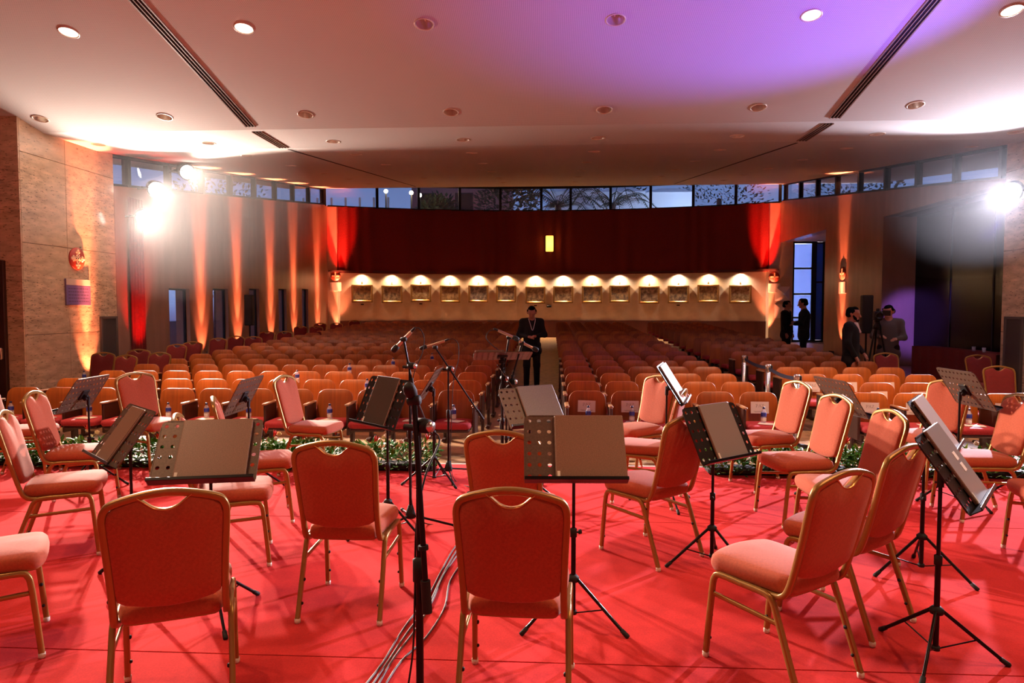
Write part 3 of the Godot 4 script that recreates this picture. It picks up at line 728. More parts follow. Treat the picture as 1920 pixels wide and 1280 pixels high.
	# folded reliefs on the straight end of the back wall
	for w in [[2.16, "upper"], [1.50, "lower"]]:
		var t := thing("wall_relief", "%s of two pale folded triangular wall reliefs beside the glazed lobby door" % w[1], "wall sculpture", P(8.86, w[0], 26.6))
		st = new_st(); st.set_smooth_group(-1); var z := 0.16; var a := Vector3(-0.28, 0.27, 0.0); var b := Vector3(0.28, 0.27, 0.0); var c := Vector3(0.28, -0.27, 0); var d := Vector3(-0.28, -0.27, 0)
		var ap := Vector3(0.06, -0.02, z) if w[0] > 2.0 else Vector3(0.0, 0.02, z)
		tri(st, a, b, ap); tri(st, b, c, ap); tri(st, c, d, ap); tri(st, d, a, ap); quad(st, d, c, b, a)
		obj("relief", st, M.white_label, t)
	# red hanging strip and a service panel at the near end of the window wall
	st = new_st(); var n := 24
	for k in n:
		var a0 := 13.78 + 0.5 * k / n; var a1 := 13.78 + 0.5 * (k + 1) / n
		var x0 := -8.69 + 0.018 * sin(k * 1.3); var x1 := -8.69 + 0.018 * sin((k + 1) * 1.3)
		quad(st, P(x0, -0.05, a0), P(x1, -0.05, a1), P(x1, 3.9, a1), P(x0, 3.9, a0)); quad(st, P(x0 - 0.02, 3.9, a0), P(x1 - 0.02, 3.9, a1), P(x1 - 0.02, -0.05, a1), P(x0 - 0.02, -0.05, a0))
	tag(obj("hanging_drape", st, M.curtain), "narrow red drape hanging on the window wall beside the pale stone", "drape")
	spot(P(-8.25, 0.1, 14.0), P(-8.75, 3.0, 14.0), Color(1.0, 0.08, 0.08), 25.0, 22.0, 0.04, 1.0, "red_wash")
	for s in [-1, 1]:
		var t := thing("wall_cabinet", "grey service panel in a frame on the stone wall, on the %s side" % ("window" if s < 0 else "alcove"), "cabinet", P(s * 8.75, 0.72, 13.1 if s < 0 else 13.35), -s * PI / 2)
		st = new_st(); 
		for k in [-1, 1]: box(st, Vector3(k * 0.235, 0, 0.02), Vector3(0.05, 1.42, 0.04), 0.006); box(st, Vector3(0, k * 0.70, 0.02), Vector3(0.52, 0.05, 0.04), 0.006)
		obj("frame", st, flat(Color(0.36, 0.31, 0.28), 0.6), t)
		st = new_st(); box(st, Vector3(0, 0, 0.01), Vector3(0.44, 1.36, 0.02)); obj("door", st, flat(Color(0.27, 0.23, 0.22), 0.6), t)
	st = new_st(); blk(st, -9.72, -9.03, -0.2, 2.40, 10.86, 10.93, 0.01); var dr := struct("door_1", st, M.dark_wood)
	st = new_st(); blk(st, -9.12, -9.06, 0.75, 0.95, 10.80, 10.86, 0.01); obj("handle", st, M.chrome, dr)
	# column speakers
	for w in [[P(-7.62, floor_y(17.0), 17.0), 0.15, "slim black column speaker on a pole by the tall windows"], [P(6.5, floor_y(14.4), 14.4), -0.2, "slim black column speaker on a pole between the standing men"]]:
		var t := thing("column_speaker", w[2], "speaker", w[0], w[1])
		st = new_st(); box(st, Vector3(0, 1.52, 0), Vector3(0.20, 0.78, 0.22), 0.015); obj("cabinet", st, M.speaker, t)
		st = new_st(); box(st, Vector3(0, 1.52, 0.113), Vector3(0.17, 0.73, 0.008), 0.003); obj("grille", st, M.iron, t)
		st = new_st(); rod(st, Vector3(0, 0.05, 0), Vector3(0, 1.14, 0), 0.02); obj("pole", st, M.black_metal, t)
		for k in 3:
			st = new_st(); var a := TAU * k / 3; rod(st, Vector3(0, 0.45, 0), Vector3(0.4 * cos(a), 0.015, 0.4 * sin(a)), 0.013, 6); obj("leg", st, M.black_metal, t)
	# red-draped counter in the alcove with two small glasses on it
	var ct := thing("draped_counter", "low counter draped in dark red cloth along the dark alcove", "counter", P(8.95, floor_y(15.2), 15.3))
	st = new_st(); box(st, Vector3(0, 0.36, 0), Vector3(0.5, 0.70, 3.0), 0.01); obj("counter_body", st, M.dark_wood, ct)
	st = new_st(); var dn := 60
	var cx := func(k: int) -> float: return -0.275 - 0.018 * sin(k * 0.9)
	for k in dn:
		var z0 := 1.55 - 3.1 * k / dn; var z1 := 1.55 - 3.1 * (k + 1) / dn
		quad(st, Vector3(cx.call(k), 0.02, z0), Vector3(cx.call(k + 1), 0.02, z1), Vector3(-0.265, 0.72, z1), Vector3(-0.265, 0.72, z0))
		quad(st, Vector3(-0.265, 0.72, z0), Vector3(-0.265, 0.72, z1), Vector3(0.27, 0.72, z1), Vector3(0.27, 0.72, z0))
	obj("drape", st, M.curtain, ct)
	for g in [[P(8.82, floor_y(15.2) + 0.72, 14.35), "clear drinking glass on the red draped counter, nearer the stage"], [P(8.86, floor_y(15.2) + 0.72, 14.75), "clear drinking glass on the red draped counter, further from the stage"]]:
		st = new_st(); lathe(st, [Vector2(0.0, 0.0), Vector2(0.03, 0.0), Vector2(0.036, 0.10), Vector2(0.033, 0.10), Vector2(0.028, 0.008), Vector2(0, 0.008)], 12)
		var o := obj("drinking_glass", st, M.bottle); o.position = g[0]; tag(o, g[1], "glass")

func uplight(at: Vector3, to: Vector3, label: String):
	var t := thing("uplight", label, "uplight", at, 0.0)
	var xf := aim(Vector3(0, 0.02, 0), to - at)
	var st := new_st(); lathe(st, [Vector2(0.0, 0.0), Vector2(0.06, 0.0), Vector2(0.07, 0.02), Vector2(0.075, 0.13), Vector2(0.068, 0.13), Vector2(0.06, 0.11), Vector2(0, 0.10)], 14, xf); obj("can", st, M.iron, t)
	st = new_st(); lathe(st, [Vector2(0.0, 0.122), Vector2(0.05, 0.120), Vector2(0.058, 0.112), Vector2(0, 0.105)], 14, xf); obj("lens", st, M.up_face, t)
	var c := Color(1.0, 0.52, 0.35); var up := to - at; var from := at + up.normalized() * 0.17; var flat_in := Vector3(up.x, 0, up.z)
	spot(from, to, c, 200.0, 6.5, 0.03, 0.7, "uplight_beam")
	spot(from, at + flat_in + Vector3.UP * 2.2, c, 50.0, 10.0, 0.03, 0.8, "uplight_beam")
	spot(from, at + flat_in + Vector3.UP * 0.9, c, 8.0, 22.0, 0.03, 0.8, "uplight_beam")

# ---------------------------------------------------------------- outside the glazing
func build_outside():
	var st := new_st(); blk(st, -80, 80, -1.2, -0.7, 30.6, 120); blk(st, -80, -10.2, -1.2, -0.7, -10, 30.6); blk(st, 12.4, 80, -1.2, -0.7, -10, 30.6); struct("ground", st, flat(Color(0.20, 0.20, 0.19), 0.9))
	var pink := flat(Color(0.62, 0.44, 0.46), 0.8)
	var b := thing("house", "pale pink rendered house seen through the end glazing", "building", P(-6.4, -0.7, 52))
	st = new_st(); box(st, Vector3(0, 6.5, 0), Vector3(7.0, 13.0, 6.0)); obj("wall", st, pink, b)
	st = new_st(); box(st, Vector3(0, 13.1, 0), Vector3(7.5, 0.4, 6.5)); obj("roof", st, M.stage_side, b)
	for w in [[-2.4, 9.6], [0.3, 9.6], [-2.4, 6.0], [0.3, 6.0], [2.4, 6.0]]:
		st = new_st(); box(st, Vector3(w[0], w[1], 3.02), Vector3(1.3, 1.9, 0.08)); var wi := obj("window", st, M.frame_metal, b)
		st = new_st(); box(st, Vector3(w[0], w[1], 3.05), Vector3(1.1, 1.7, 0.04)); obj("pane", st, M.dark_glass, wi)
	var b2 := thing("pavilion", "blue-grey glazed pavilion with thin posts seen beside the pink house", "building", P(-14.2, -0.7, 48))
	st = new_st(); box(st, Vector3(0, 4.6, -1.0), Vector3(6.0, 9.2, 3.0)); obj("wall", st, flat(Color(0.33, 0.37, 0.52), 0.5), b2)
	for k in 7:
		st = new_st(); box(st, Vector3(-3.0 + k, 5.0, 0.7), Vector3(0.12, 10.0, 0.12)); obj("post", st, M.white_label, b2)
	var b3 := thing("canopy", "broad white event canopy with pitched roofs beyond the end glazing", "canopy", P(4.4, -0.7, 44))
	for k in 3:
		st = new_st(); st.set_smooth_group(-1); var x := -2.9 + k * 2.9; var h: float = 9.6 + [0.35, 0.1, 0.0][k]; var e: float = [h - 0.55, h - 0.35, h - 0.3][k]
		var v := [Vector3(x - 1.5, e, 2), Vector3(x + 1.4, e, 2), Vector3(x + 1.4, e, -4), Vector3(x - 1.5, e, -4), Vector3(x - 0.6, h, 1.6), Vector3(x + 0.5, h, 1.6), Vector3(x + 0.5, h, -3), Vector3(x - 0.6, h, -3)]
		hexa(st, v); box(st, Vector3(x - 0.05, e - 1.6, 1.9), Vector3(2.88, 3.3, 0.1)); obj("roof", st, flat(Color(0.90, 0.92, 0.97), 0.7), b3)
		st = new_st(); rod(st, Vector3(x - 1.35, 0, 1.9), Vector3(x - 1.35, e - 3.2, 1.9), 0.08); rod(st, Vector3(x + 1.3, 0, 1.9), Vector3(x + 1.3, e - 3.2, 1.9), 0.08); obj("post", st, M.white_label, b3)
	for t in [[-6.9, 42.0, 9.2, 1.3, "small rounded tree before the pink house"], [-2.5, 40.0, 9.9, 2.0, "leafy tree beside the palm beyond the glazing"], [5.2, 62.0, 14.6, 4.2, "tall dark tree behind the white canopy"], [14.5, 60.0, 14.6, 4.4, "broad dark tree past the end of the canopy"], [-23.0, 46.0, 12.0, 4.0, "dark tree at the window end of the glazing"], [20.0, 46.0, 12.0, 3.6, "dark tree beyond the lobby end of the glazing"]]:
		tree(P(t[0], -0.7, t[1]), t[2], t[3], t[4], int(t[0] * 10) + 500)
	for t in [[0.4, 34.0, 7.35, "palm with drooping fronds in the middle of the end glazing"], [3.5, 38.5, 8.05, "palm with spread fronds in front of the white canopy"]]:
		palm(P(t[0], -0.7, t[1]), t[2], t[3], int(t[0] * 10) + 31)
	for w in [[-9.6, 40.0, 8.55], [-8.1, 40.0, 8.45], [-7.6, 40.0, 8.3]]:
		var t := thing("street_lamp", "small white globe lamp on a post outside, %s" % {-9.6: "before the blue pavilion", -8.1: "at the corner of the pink house", -7.6: "lowest of the pair by the pink house"}[w[0]], "lamp", P(w[0], -0.7, w[1]))
		st = new_st(); rod(st, Vector3.ZERO, Vector3(0, w[2] + 0.5, 0), 0.05); obj("post", st, M.frame_metal, t)
		st = new_st(); lathe(st, [Vector2(0, -0.13), Vector2(0.09, -0.09), Vector2(0.13, 0), Vector2(0.09, 0.09), Vector2(0, 0.13)], 10, Transform3D(Basis.IDENTITY, Vector3(0, w[2] + 0.62, 0))); obj("globe", st, glow(Color(1, 0.95, 0.85), 8.0), t)
		omni(P(w[0], w[2] - 0.08, w[1] - 0.25), Color(1, 0.9, 0.75), 3.0, 0.1, "street_lamp_light")
	var fl := thing("added_floodlight", "added unseen flood lamp on a post brightening the white canopy", "lamp", P(9.5, -0.7, 37.0))  # added lamp, out of sight, that brightens the canopy
	st = new_st(); rod(st, Vector3.ZERO, Vector3(0, 6.6, 0), 0.06); obj("post", st, M.frame_metal, fl)
	st = new_st(); box(st, Vector3(0, 6.75, 0.05), Vector3(0.5, 0.35, 0.14), 0.02); obj("housing", st, M.frame_metal, fl)
	st = new_st(); box(st, Vector3(0, 6.75, -0.03), Vector3(0.44, 0.29, 0.02), 0.004); obj("lens", st, glow(Color(0.8, 0.88, 1.0), 5.0), fl)
	spot(P(9.5, 6.05, 37.08), P(4.4, 7.9, 43.0), Color(0.75, 0.85, 1.0), 55.0, 48.0, 0.15, 0.8, "added_floodlight_beam")
	# added pale wall and lamp outside the lobby door, to brighten its panes
	st = new_st(); blk(st, 8.6, 16.0, -0.7, 6.0, 30.8, 31.1); struct("wall_outside_added", st, flat(Color(0.82, 0.85, 0.95), 0.8))
	omni(P(10.2, 3.4, 28.6), Color(0.80, 0.88, 1.0), 34.0, 0.15, "added_outside_light")
	var ol := thing("added_outside_lamp", "added unseen lantern brightening the wall outside the glazed lobby door", "lamp", P(10.2, 3.55, 28.62))  # added fixture for the light that brightens the door panes
	st = new_st(); lathe(st, [Vector2(0, -0.06), Vector2(0.08, -0.05), Vector2(0.09, 0.04), Vector2(0, 0.06)], 12); obj("globe", st, glow(Color(0.85, 0.9, 1.0), 4.0), ol)
	st = new_st(); rod(st, Vector3(0, 0.05, 0), Vector3(0, 0.5, 0.2), 0.015); rod(st, Vector3(0, 0.5, 0.2), Vector3(0, 0.6, 1.55), 0.015); obj("arm", st, M.frame_metal, ol)

func leaf_quad(st: SurfaceTool, at: Vector3, along: Vector3, side: Vector3, w: float, col: Color, bend := Vector3.ZERO):
	st.set_color(col)
	var m := at + along * 0.5 + bend * 0.4; var e := at + along + bend
	var up := side.cross(along).normalized() * w * 0.25
	tri(st, at, m + side * w, m + up); tri(st, at, m + up, m - side * w); tri(st, m + side * w, e, m + up); tri(st, m + up, e, m - side * w)

func tree(at: Vector3, h: float, r: float, label: String, sd: int):
	var rng := RandomNumberGenerator.new(); rng.seed = sd
	var t := thing("tree", label, "tree", at)
	var st := new_st(); tube(st, catmull([Vector3.ZERO, Vector3(0.1, h * 0.35, 0), Vector3(0, h * 0.8, 0.1)], 4), 0.22, 0.2, 7, Vector3.RIGHT); obj("trunk", st, M.dark_wood, t)
	st = new_st(); st.set_smooth_group(-1)
	for k in 3600:
		var d := Vector3(rng.randf_range(-1, 1), rng.randf_range(-1, 1), rng.randf_range(-1, 1))
		if d.length() > 1.0: continue
		d = d.normalized() * pow(d.length(), 0.4)
		var c := Vector3(0, h - r * 1.1, 0) + Vector3(d.x * r, d.y * r * 1.15, d.z * r) * rng.randf_range(0.8, 1.05)
		var al := (d + Vector3(rng.randf_range(-0.7, 0.7), rng.randf_range(-0.6, 0.3), rng.randf_range(-0.7, 0.7))).normalized() * rng.randf_range(0.2, 0.42)
		var g := rng.randf_range(0.6, 1.2)
		leaf_quad(st, c, al, al.cross(Vector3(rng.randf(), 1, rng.randf())).normalized(), 0.09, Color(0.022 * g, 0.05 * g, 0.028 * g))
	var cr := obj("crown", st, M.leaf, t); cr.set_meta("kind", "stuff")

func palm(at: Vector3, h: float, label: String, sd: int):
	var rng := RandomNumberGenerator.new(); rng.seed = sd
	var t := thing("palm_tree", label, "palm", at)
	var st := new_st(); tube(st, catmull([Vector3.ZERO, Vector3(0.15, h * 0.5, 0), Vector3(0, h, 0)], 5), 0.16, 0.16, 8, Vector3.RIGHT); obj("trunk", st, M.dark_wood, t)
	for k in 13:
		var a := TAU * k / 13 + rng.randf_range(-0.2, 0.2); var out := Vector3(cos(a), 0, sin(a)); var rise := rng.randf_range(0.2, 1.3)
		var f := new_st(); f.set_smooth_group(-1)
		var pts := catmull([Vector3(0, h, 0), Vector3(0, h + rise * 0.7, 0) + out * 0.8, Vector3(0, h + rise * 0.8, 0) + out * 1.6, Vector3(0, h + rise * 0.1 - 0.3, 0) + out * 2.4], 5)
		f.set_color(Color(0.03, 0.06, 0.03)); tube(f, pts, 0.02, 0.02, 4, Vector3.UP); f.set_smooth_group(-1)
		var sd2 := out.cross(Vector3.UP)
		for i in range(2, pts.size()):
			for s in [-1, 1]:
				for e in 2:
					var al: Vector3 = (sd2 * s * 0.75 + out * 0.45 + Vector3.DOWN * 0.35) * (0.62 - 0.02 * i)
					var p0: Vector3 = pts[i] if e == 0 else (pts[i] + pts[i - 1]) * 0.5
					leaf_quad(f, p0, al, al.cross(Vector3.UP).normalized(), 0.028, Color(0.025, 0.055, 0.03))
		obj("frond", f, M.leaf, t)

# ---------------------------------------------------------------- seats of the hall
func build_hall_seats():
	# one plywood seat with a red cushion, its side panel and arm on the aisle-left side
	var ob := []
	for p in [[-0.245, 0.37], [0.245, 0.37]]: ob.append(Vector2(p[0], p[1]))
	for k in 7: ob.append(Vector2(0.120 + 0.105 * cos(PI / 2 * k / 6), 0.695 + 0.105 * sin(PI / 2 * k / 6)))
	for k in 7: ob.append(Vector2(-0.120 - 0.105 * sin(PI / 2 * k / 6), 0.695 + 0.105 * cos(PI / 2 * k / 6)))
	var bmap := func(x, y, o): return Vector3(x, y, -0.02 - 0.10 * (y - 0.37) + o + 0.05 * x * x * 4.0)
	var st := new_st(); pillow(st, ob, Vector2(0, 0.58), [[0.0, -0.012], [0.99, -0.012], [1.0, -0.008], [1.0, 0.006], [0.985, 0.01], [0.5, 0.01], [0.0, 0.01]], bmap)
	var back_m := mesh_of(st, M.wood); var back_m2: ArrayMesh = back_m.duplicate(); back_m2.surface_set_material(0, M.wood2)
	st = new_st(); pillow(st, round_rect(0.46, 0.42, 0.07), Vector2.ZERO, [[0.0, 0.385], [0.95, 0.385], [1.0, 0.405], [1.0, 0.43], [0.96, 0.45], [0.85, 0.458], [0.0, 0.462]], func(x, y, o): return Vector3(x, o, 0.22 - y)); var cushion_m := mesh_of(st, M.crimson)
	st = new_st(); box(st, Vector3(-0.256, 0.46, 0.13), Vector3(0.035, 0.36, 0.34), 0.008); box(st, Vector3(-0.256, 0.16, 0.10), Vector3(0.04, 0.30, 0.10), 0.008); box(st, Vector3(-0.256, 0.02, 0.10), Vector3(0.06, 0.04, 0.36), 0.01); var side_m := mesh_of(st, M.dark_wood)
	st = new_st(); box(st, Vector3(-0.256, 0.652, 0.15), Vector3(0.055, 0.026, 0.36), 0.01); var arm_m := mesh_of(st, M.arm)
	st = new_st(); box(st, Vector3(0, 0.36, 0.2), Vector3(0.42, 0.05, 0.34), 0.015); var pan_m := mesh_of(st, M.dark_wood)
	st = new_st(); box(st, Vector3(0, 0.20, 0.12), Vector3(0.06, 0.38, 0.12), 0.01); box(st, Vector3(0, 0.015, 0.12), Vector3(0.10, 0.03, 0.34), 0.008); var ped_m := mesh_of(st, M.dark_wood)
	var lett := TextMesh.new(); var sf := SystemFont.new(); sf.font_names = PackedStringArray(["Droid Serif"]); lett.font = sf; lett.text = "PAZ"; lett.font_size = 48; lett.pixel_size = 0.0011; lett.depth = 0.0012; lett.material = flat(Color(0.62, 0.56, 0.54), 0.7)
	st = new_st(); box(st, Vector3.ZERO, Vector3(0.215, 0.142, 0.003), 0.001); var card_m := mesh_of(st, M.white_label)
	st = new_st(); box(st, Vector3(0, -0.045, 0.002), Vector3(0.15, 0.004, 0.001)); box(st, Vector3(0, -0.054, 0.002), Vector3(0.12, 0.004, 0.001)); var line_m := mesh_of(st, lett.material)
	st = new_st(); lathe(st, [Vector2(0, 0), Vector2(0.029, 0.002), Vector2(0.031, 0.01), Vector2(0.028, 0.03), Vector2(0.031, 0.05), Vector2(0.031, 0.11), Vector2(0.026, 0.132), Vector2(0.013, 0.155), Vector2(0.0125, 0.17), Vector2(0, 0.17)], 14); var body_m := mesh_of(st, M.bottle)
	st = new_st(); lathe(st, [Vector2(0.0315, 0.075), Vector2(0.0318, 0.078), Vector2(0.0318, 0.118), Vector2(0.0312, 0.12)], 14); var label_m := mesh_of(st, M.blue_label)
	st = new_st(); lathe(st, [Vector2(0.0315, 0.02), Vector2(0.0318, 0.022), Vector2(0.0318, 0.055), Vector2(0.0315, 0.057)], 14); var label2_m := mesh_of(st, M.white_label)
	st = new_st(); lathe(st, [Vector2(0, 0.186), Vector2(0.014, 0.185), Vector2(0.0145, 0.165), Vector2(0.0125, 0.165)], 12); var cap_m := mesh_of(st, M.cap)
	st = new_st(); box(st, Vector3.ZERO, Vector3(0.148, 0.002, 0.21)); var sheet_m := mesh_of(st, M.paper)
	var blocks := [[-1.16, -0.512, 12, "window block", "central aisle"], [0.47, 0.52, 5, "middle block", "central aisle"], [3.86, 0.52, 4, "alcove block", "roped aisle"]]
	var rest := new_st(); var rest_c := new_st(); var made := 0
	for row in 20:
		var d := 8.4 + 0.9 * row; var y := floor_y(d)
		for b in blocks:
			for k in b[2]:
				var x: float = b[0] + b[1] * k
				var xf := Transform3D(Basis.IDENTITY, P(x, y, d))
				if row >= 14:
					rest.append_from(back_m, 0, xf); rest_c.append_from(cushion_m, 0, xf); continue
				var t := thing("auditorium_seat", "plywood seat, %s row, %s from the %s in the %s" % [ORD[row], ORD[k], b[4], b[3]], "seat", P(x, y, d), 0.0, "plywood seats of the hall")
				put("backrest", back_m if (row * 7 + k * 5 + made) % 3 else back_m2, t); put("cushion", cushion_m, t); made += 1
				if row < 7:
					put("side_panel", side_m, t); put("armrest", arm_m, t); put("seat_pan", pan_m, t)
					if (b[1] > 0 and k == b[2] - 1) or (b[1] < 0 and k == 0): put("side_panel", side_m, t, Vector3(0.512, 0, 0)); put("armrest", arm_m, t, Vector3(0.512, 0, 0))
				else: put("pedestal", ped_m, t)
				if row == 0 or (row < 3 and b[0] > 3.0) or (row == 1 and b[0] > 0.0 and k == 4):
					var wh := "%s row, %s from the %s, %s" % [ORD[row], ORD[k], b[4], b[3]]
					if b[0] > 0.0 and not (row == 0 and b[0] < 3.0 and k == 3) and not (row == 1 and b[0] < 3.0):
						var c := thing("reserved_card", "white card on the seat back, " + wh, "card", P(x + 0.01 * (k % 3 - 1), y + 0.62, d - 0.02), 0.0, "reserved cards on seat backs")
						c.rotation = Vector3(-0.10, 0, 0.03 * (k % 3 - 1)); put("card", card_m, c); put("lettering", lett, c, Vector3(0, 0.022, 0.002)); put("printed_line", line_m, c)
				if row == 0:
					var wh2 := "%s from the %s, %s" % [ORD[k], b[4], b[3]]
					var s := put("leaflet", sheet_m, self, P(x + 0.02, y + 0.465, d - 0.27)); s.rotation.y = 1.3 + 0.25 * sin(k * 2.3 + x); tag(s, "white leaflet on a first row cushion, " + wh2, "leaflet", "leaflets on the first row")
					var w := thing("water_bottle", "blue labelled water bottle in the first row, " + wh2, "bottle", P(x + 0.015 * sin(k * 3.0), y + 0.467, d - 0.2), k * 1.3, "water bottles on the first row")
					put("bottle_body", body_m, w); put("label_band", label_m, w); put("label_band", label2_m, w); put("cap", cap_m, w)
	var r := obj("auditorium_seats_rear", rest, M.wood2); r.set_meta("kind", "stuff"); tag(r, "last six dim rows of plywood seats before the end wall", "seats")
	r = obj("auditorium_cushions_rear", rest_c, M.crimson); r.set_meta("kind", "stuff"); tag(r, "red cushions of the last six dim rows of seats", "cushions")
	# extra water bottles standing on arms and floors of the rows behind
	for w in [[-2.45, 9.05, 0.67, "on an armrest before the second row of the window block"], [-3.75, 9.95, 0.67, "on an armrest before the third row of the window block"], [-3.24, 10.9, 0.67, "on an armrest before the fourth row of the window block"], [-2.73, 11.8, 0.67, "on an armrest before the fifth row of the window block"], [-2.2, 12.7, 0.67, "on an armrest before the sixth row of the window block"]]:
		var t := thing("water_bottle", "small water bottle " + w[3], "bottle", P(w[0], floor_y(w[1]) + w[2], w[1]), 0.4)
		put("bottle_body", body_m, t); put("label_band", label_m, t); put("label_band", label2_m, t); put("cap", cap_m, t)
	for w in [[-7.93, 11.2, 1], [-7.28, 10.75, 0], [-6.95, 11.25, 2], [-7.6, 13.0, 3], [-7.6, 13.7, 4], [-7.6, 14.75, 5], [-7.0, 15.3, 6]]:
		var t := thing("water_bottle", "small water bottle on a dark banquet chair by the windows, %s from the stage" % ORD[w[2]], "bottle", P(w[0], floor_y(w[1]) + 0.49, w[1]), 0.4)
		put("bottle_body", body_m, t); put("label_band", label_m, t); put("label_band", label2_m, t); put("cap", cap_m, t)
	# belt posts in the aisle
	var posts := [P(3.22, 0, 9.05), P(3.23, 0, 10.25), P(3.26, 0, 11.6)]
	for i in 3:
		var p: Vector3 = posts[i]; p.y = floor_y(-p.z)
		var t := thing("belt_post", "chrome belt barrier post, %s from the stage in the side aisle" % ORD[i], "barrier post", p, 0.0, "belt posts in the side aisle")
		st = new_st(); lathe(st, [Vector2(0, 0), Vector2(0.17, 0.0), Vector2(0.17, 0.012), Vector2(0.06, 0.03), Vector2(0.035, 0.045), Vector2(0, 0.045)], 20); obj("base", st, M.iron, t)
		st = new_st(); lathe(st, [Vector2(0.032, 0.04), Vector2(0.032, 0.84), Vector2(0, 0.84)], 14); obj("tube", st, M.chrome, t)
		st = new_st(); lathe(st, [Vector2(0.0, 0.835), Vector2(0.04, 0.835), Vector2(0.042, 0.92), Vector2(0.036, 0.94), Vector2(0, 0.94)], 14); obj("head", st, M.chrome, t)
		st = new_st(); box(st, Vector3(0.045, 0.885, 0), Vector3(0.03, 0.08, 0.05), 0.006); obj("buckle", st, M.rubber, t)
		if i > 0:
			st = new_st(); var q: Vector3 = posts[i - 1]; q.y = floor_y(-q.z); var pts := []
			for k in 9: pts.append((p + Vector3.UP * 0.885).lerp(q + Vector3.UP * 0.885, k / 8.0) + Vector3.DOWN * 0.03 * sin(PI * k / 8.0))
			for k in 8:
				var u := Vector3.UP * 0.025; var s := Vector3(0.002, 0, 0)
				quad(st, pts[k] - u + s, pts[k] + u + s, pts[k + 1] + u + s, pts[k + 1] - u + s); quad(st, pts[k + 1] - u - s, pts[k + 1] + u - s, pts[k] + u - s, pts[k] - u - s)
			tag(obj("barrier_belt", st, flat(Color(0.13, 0.14, 0.25), 0.7)), "dark blue belt between the %s belt posts" % ("first two" if i == 1 else "last two"), "belt")

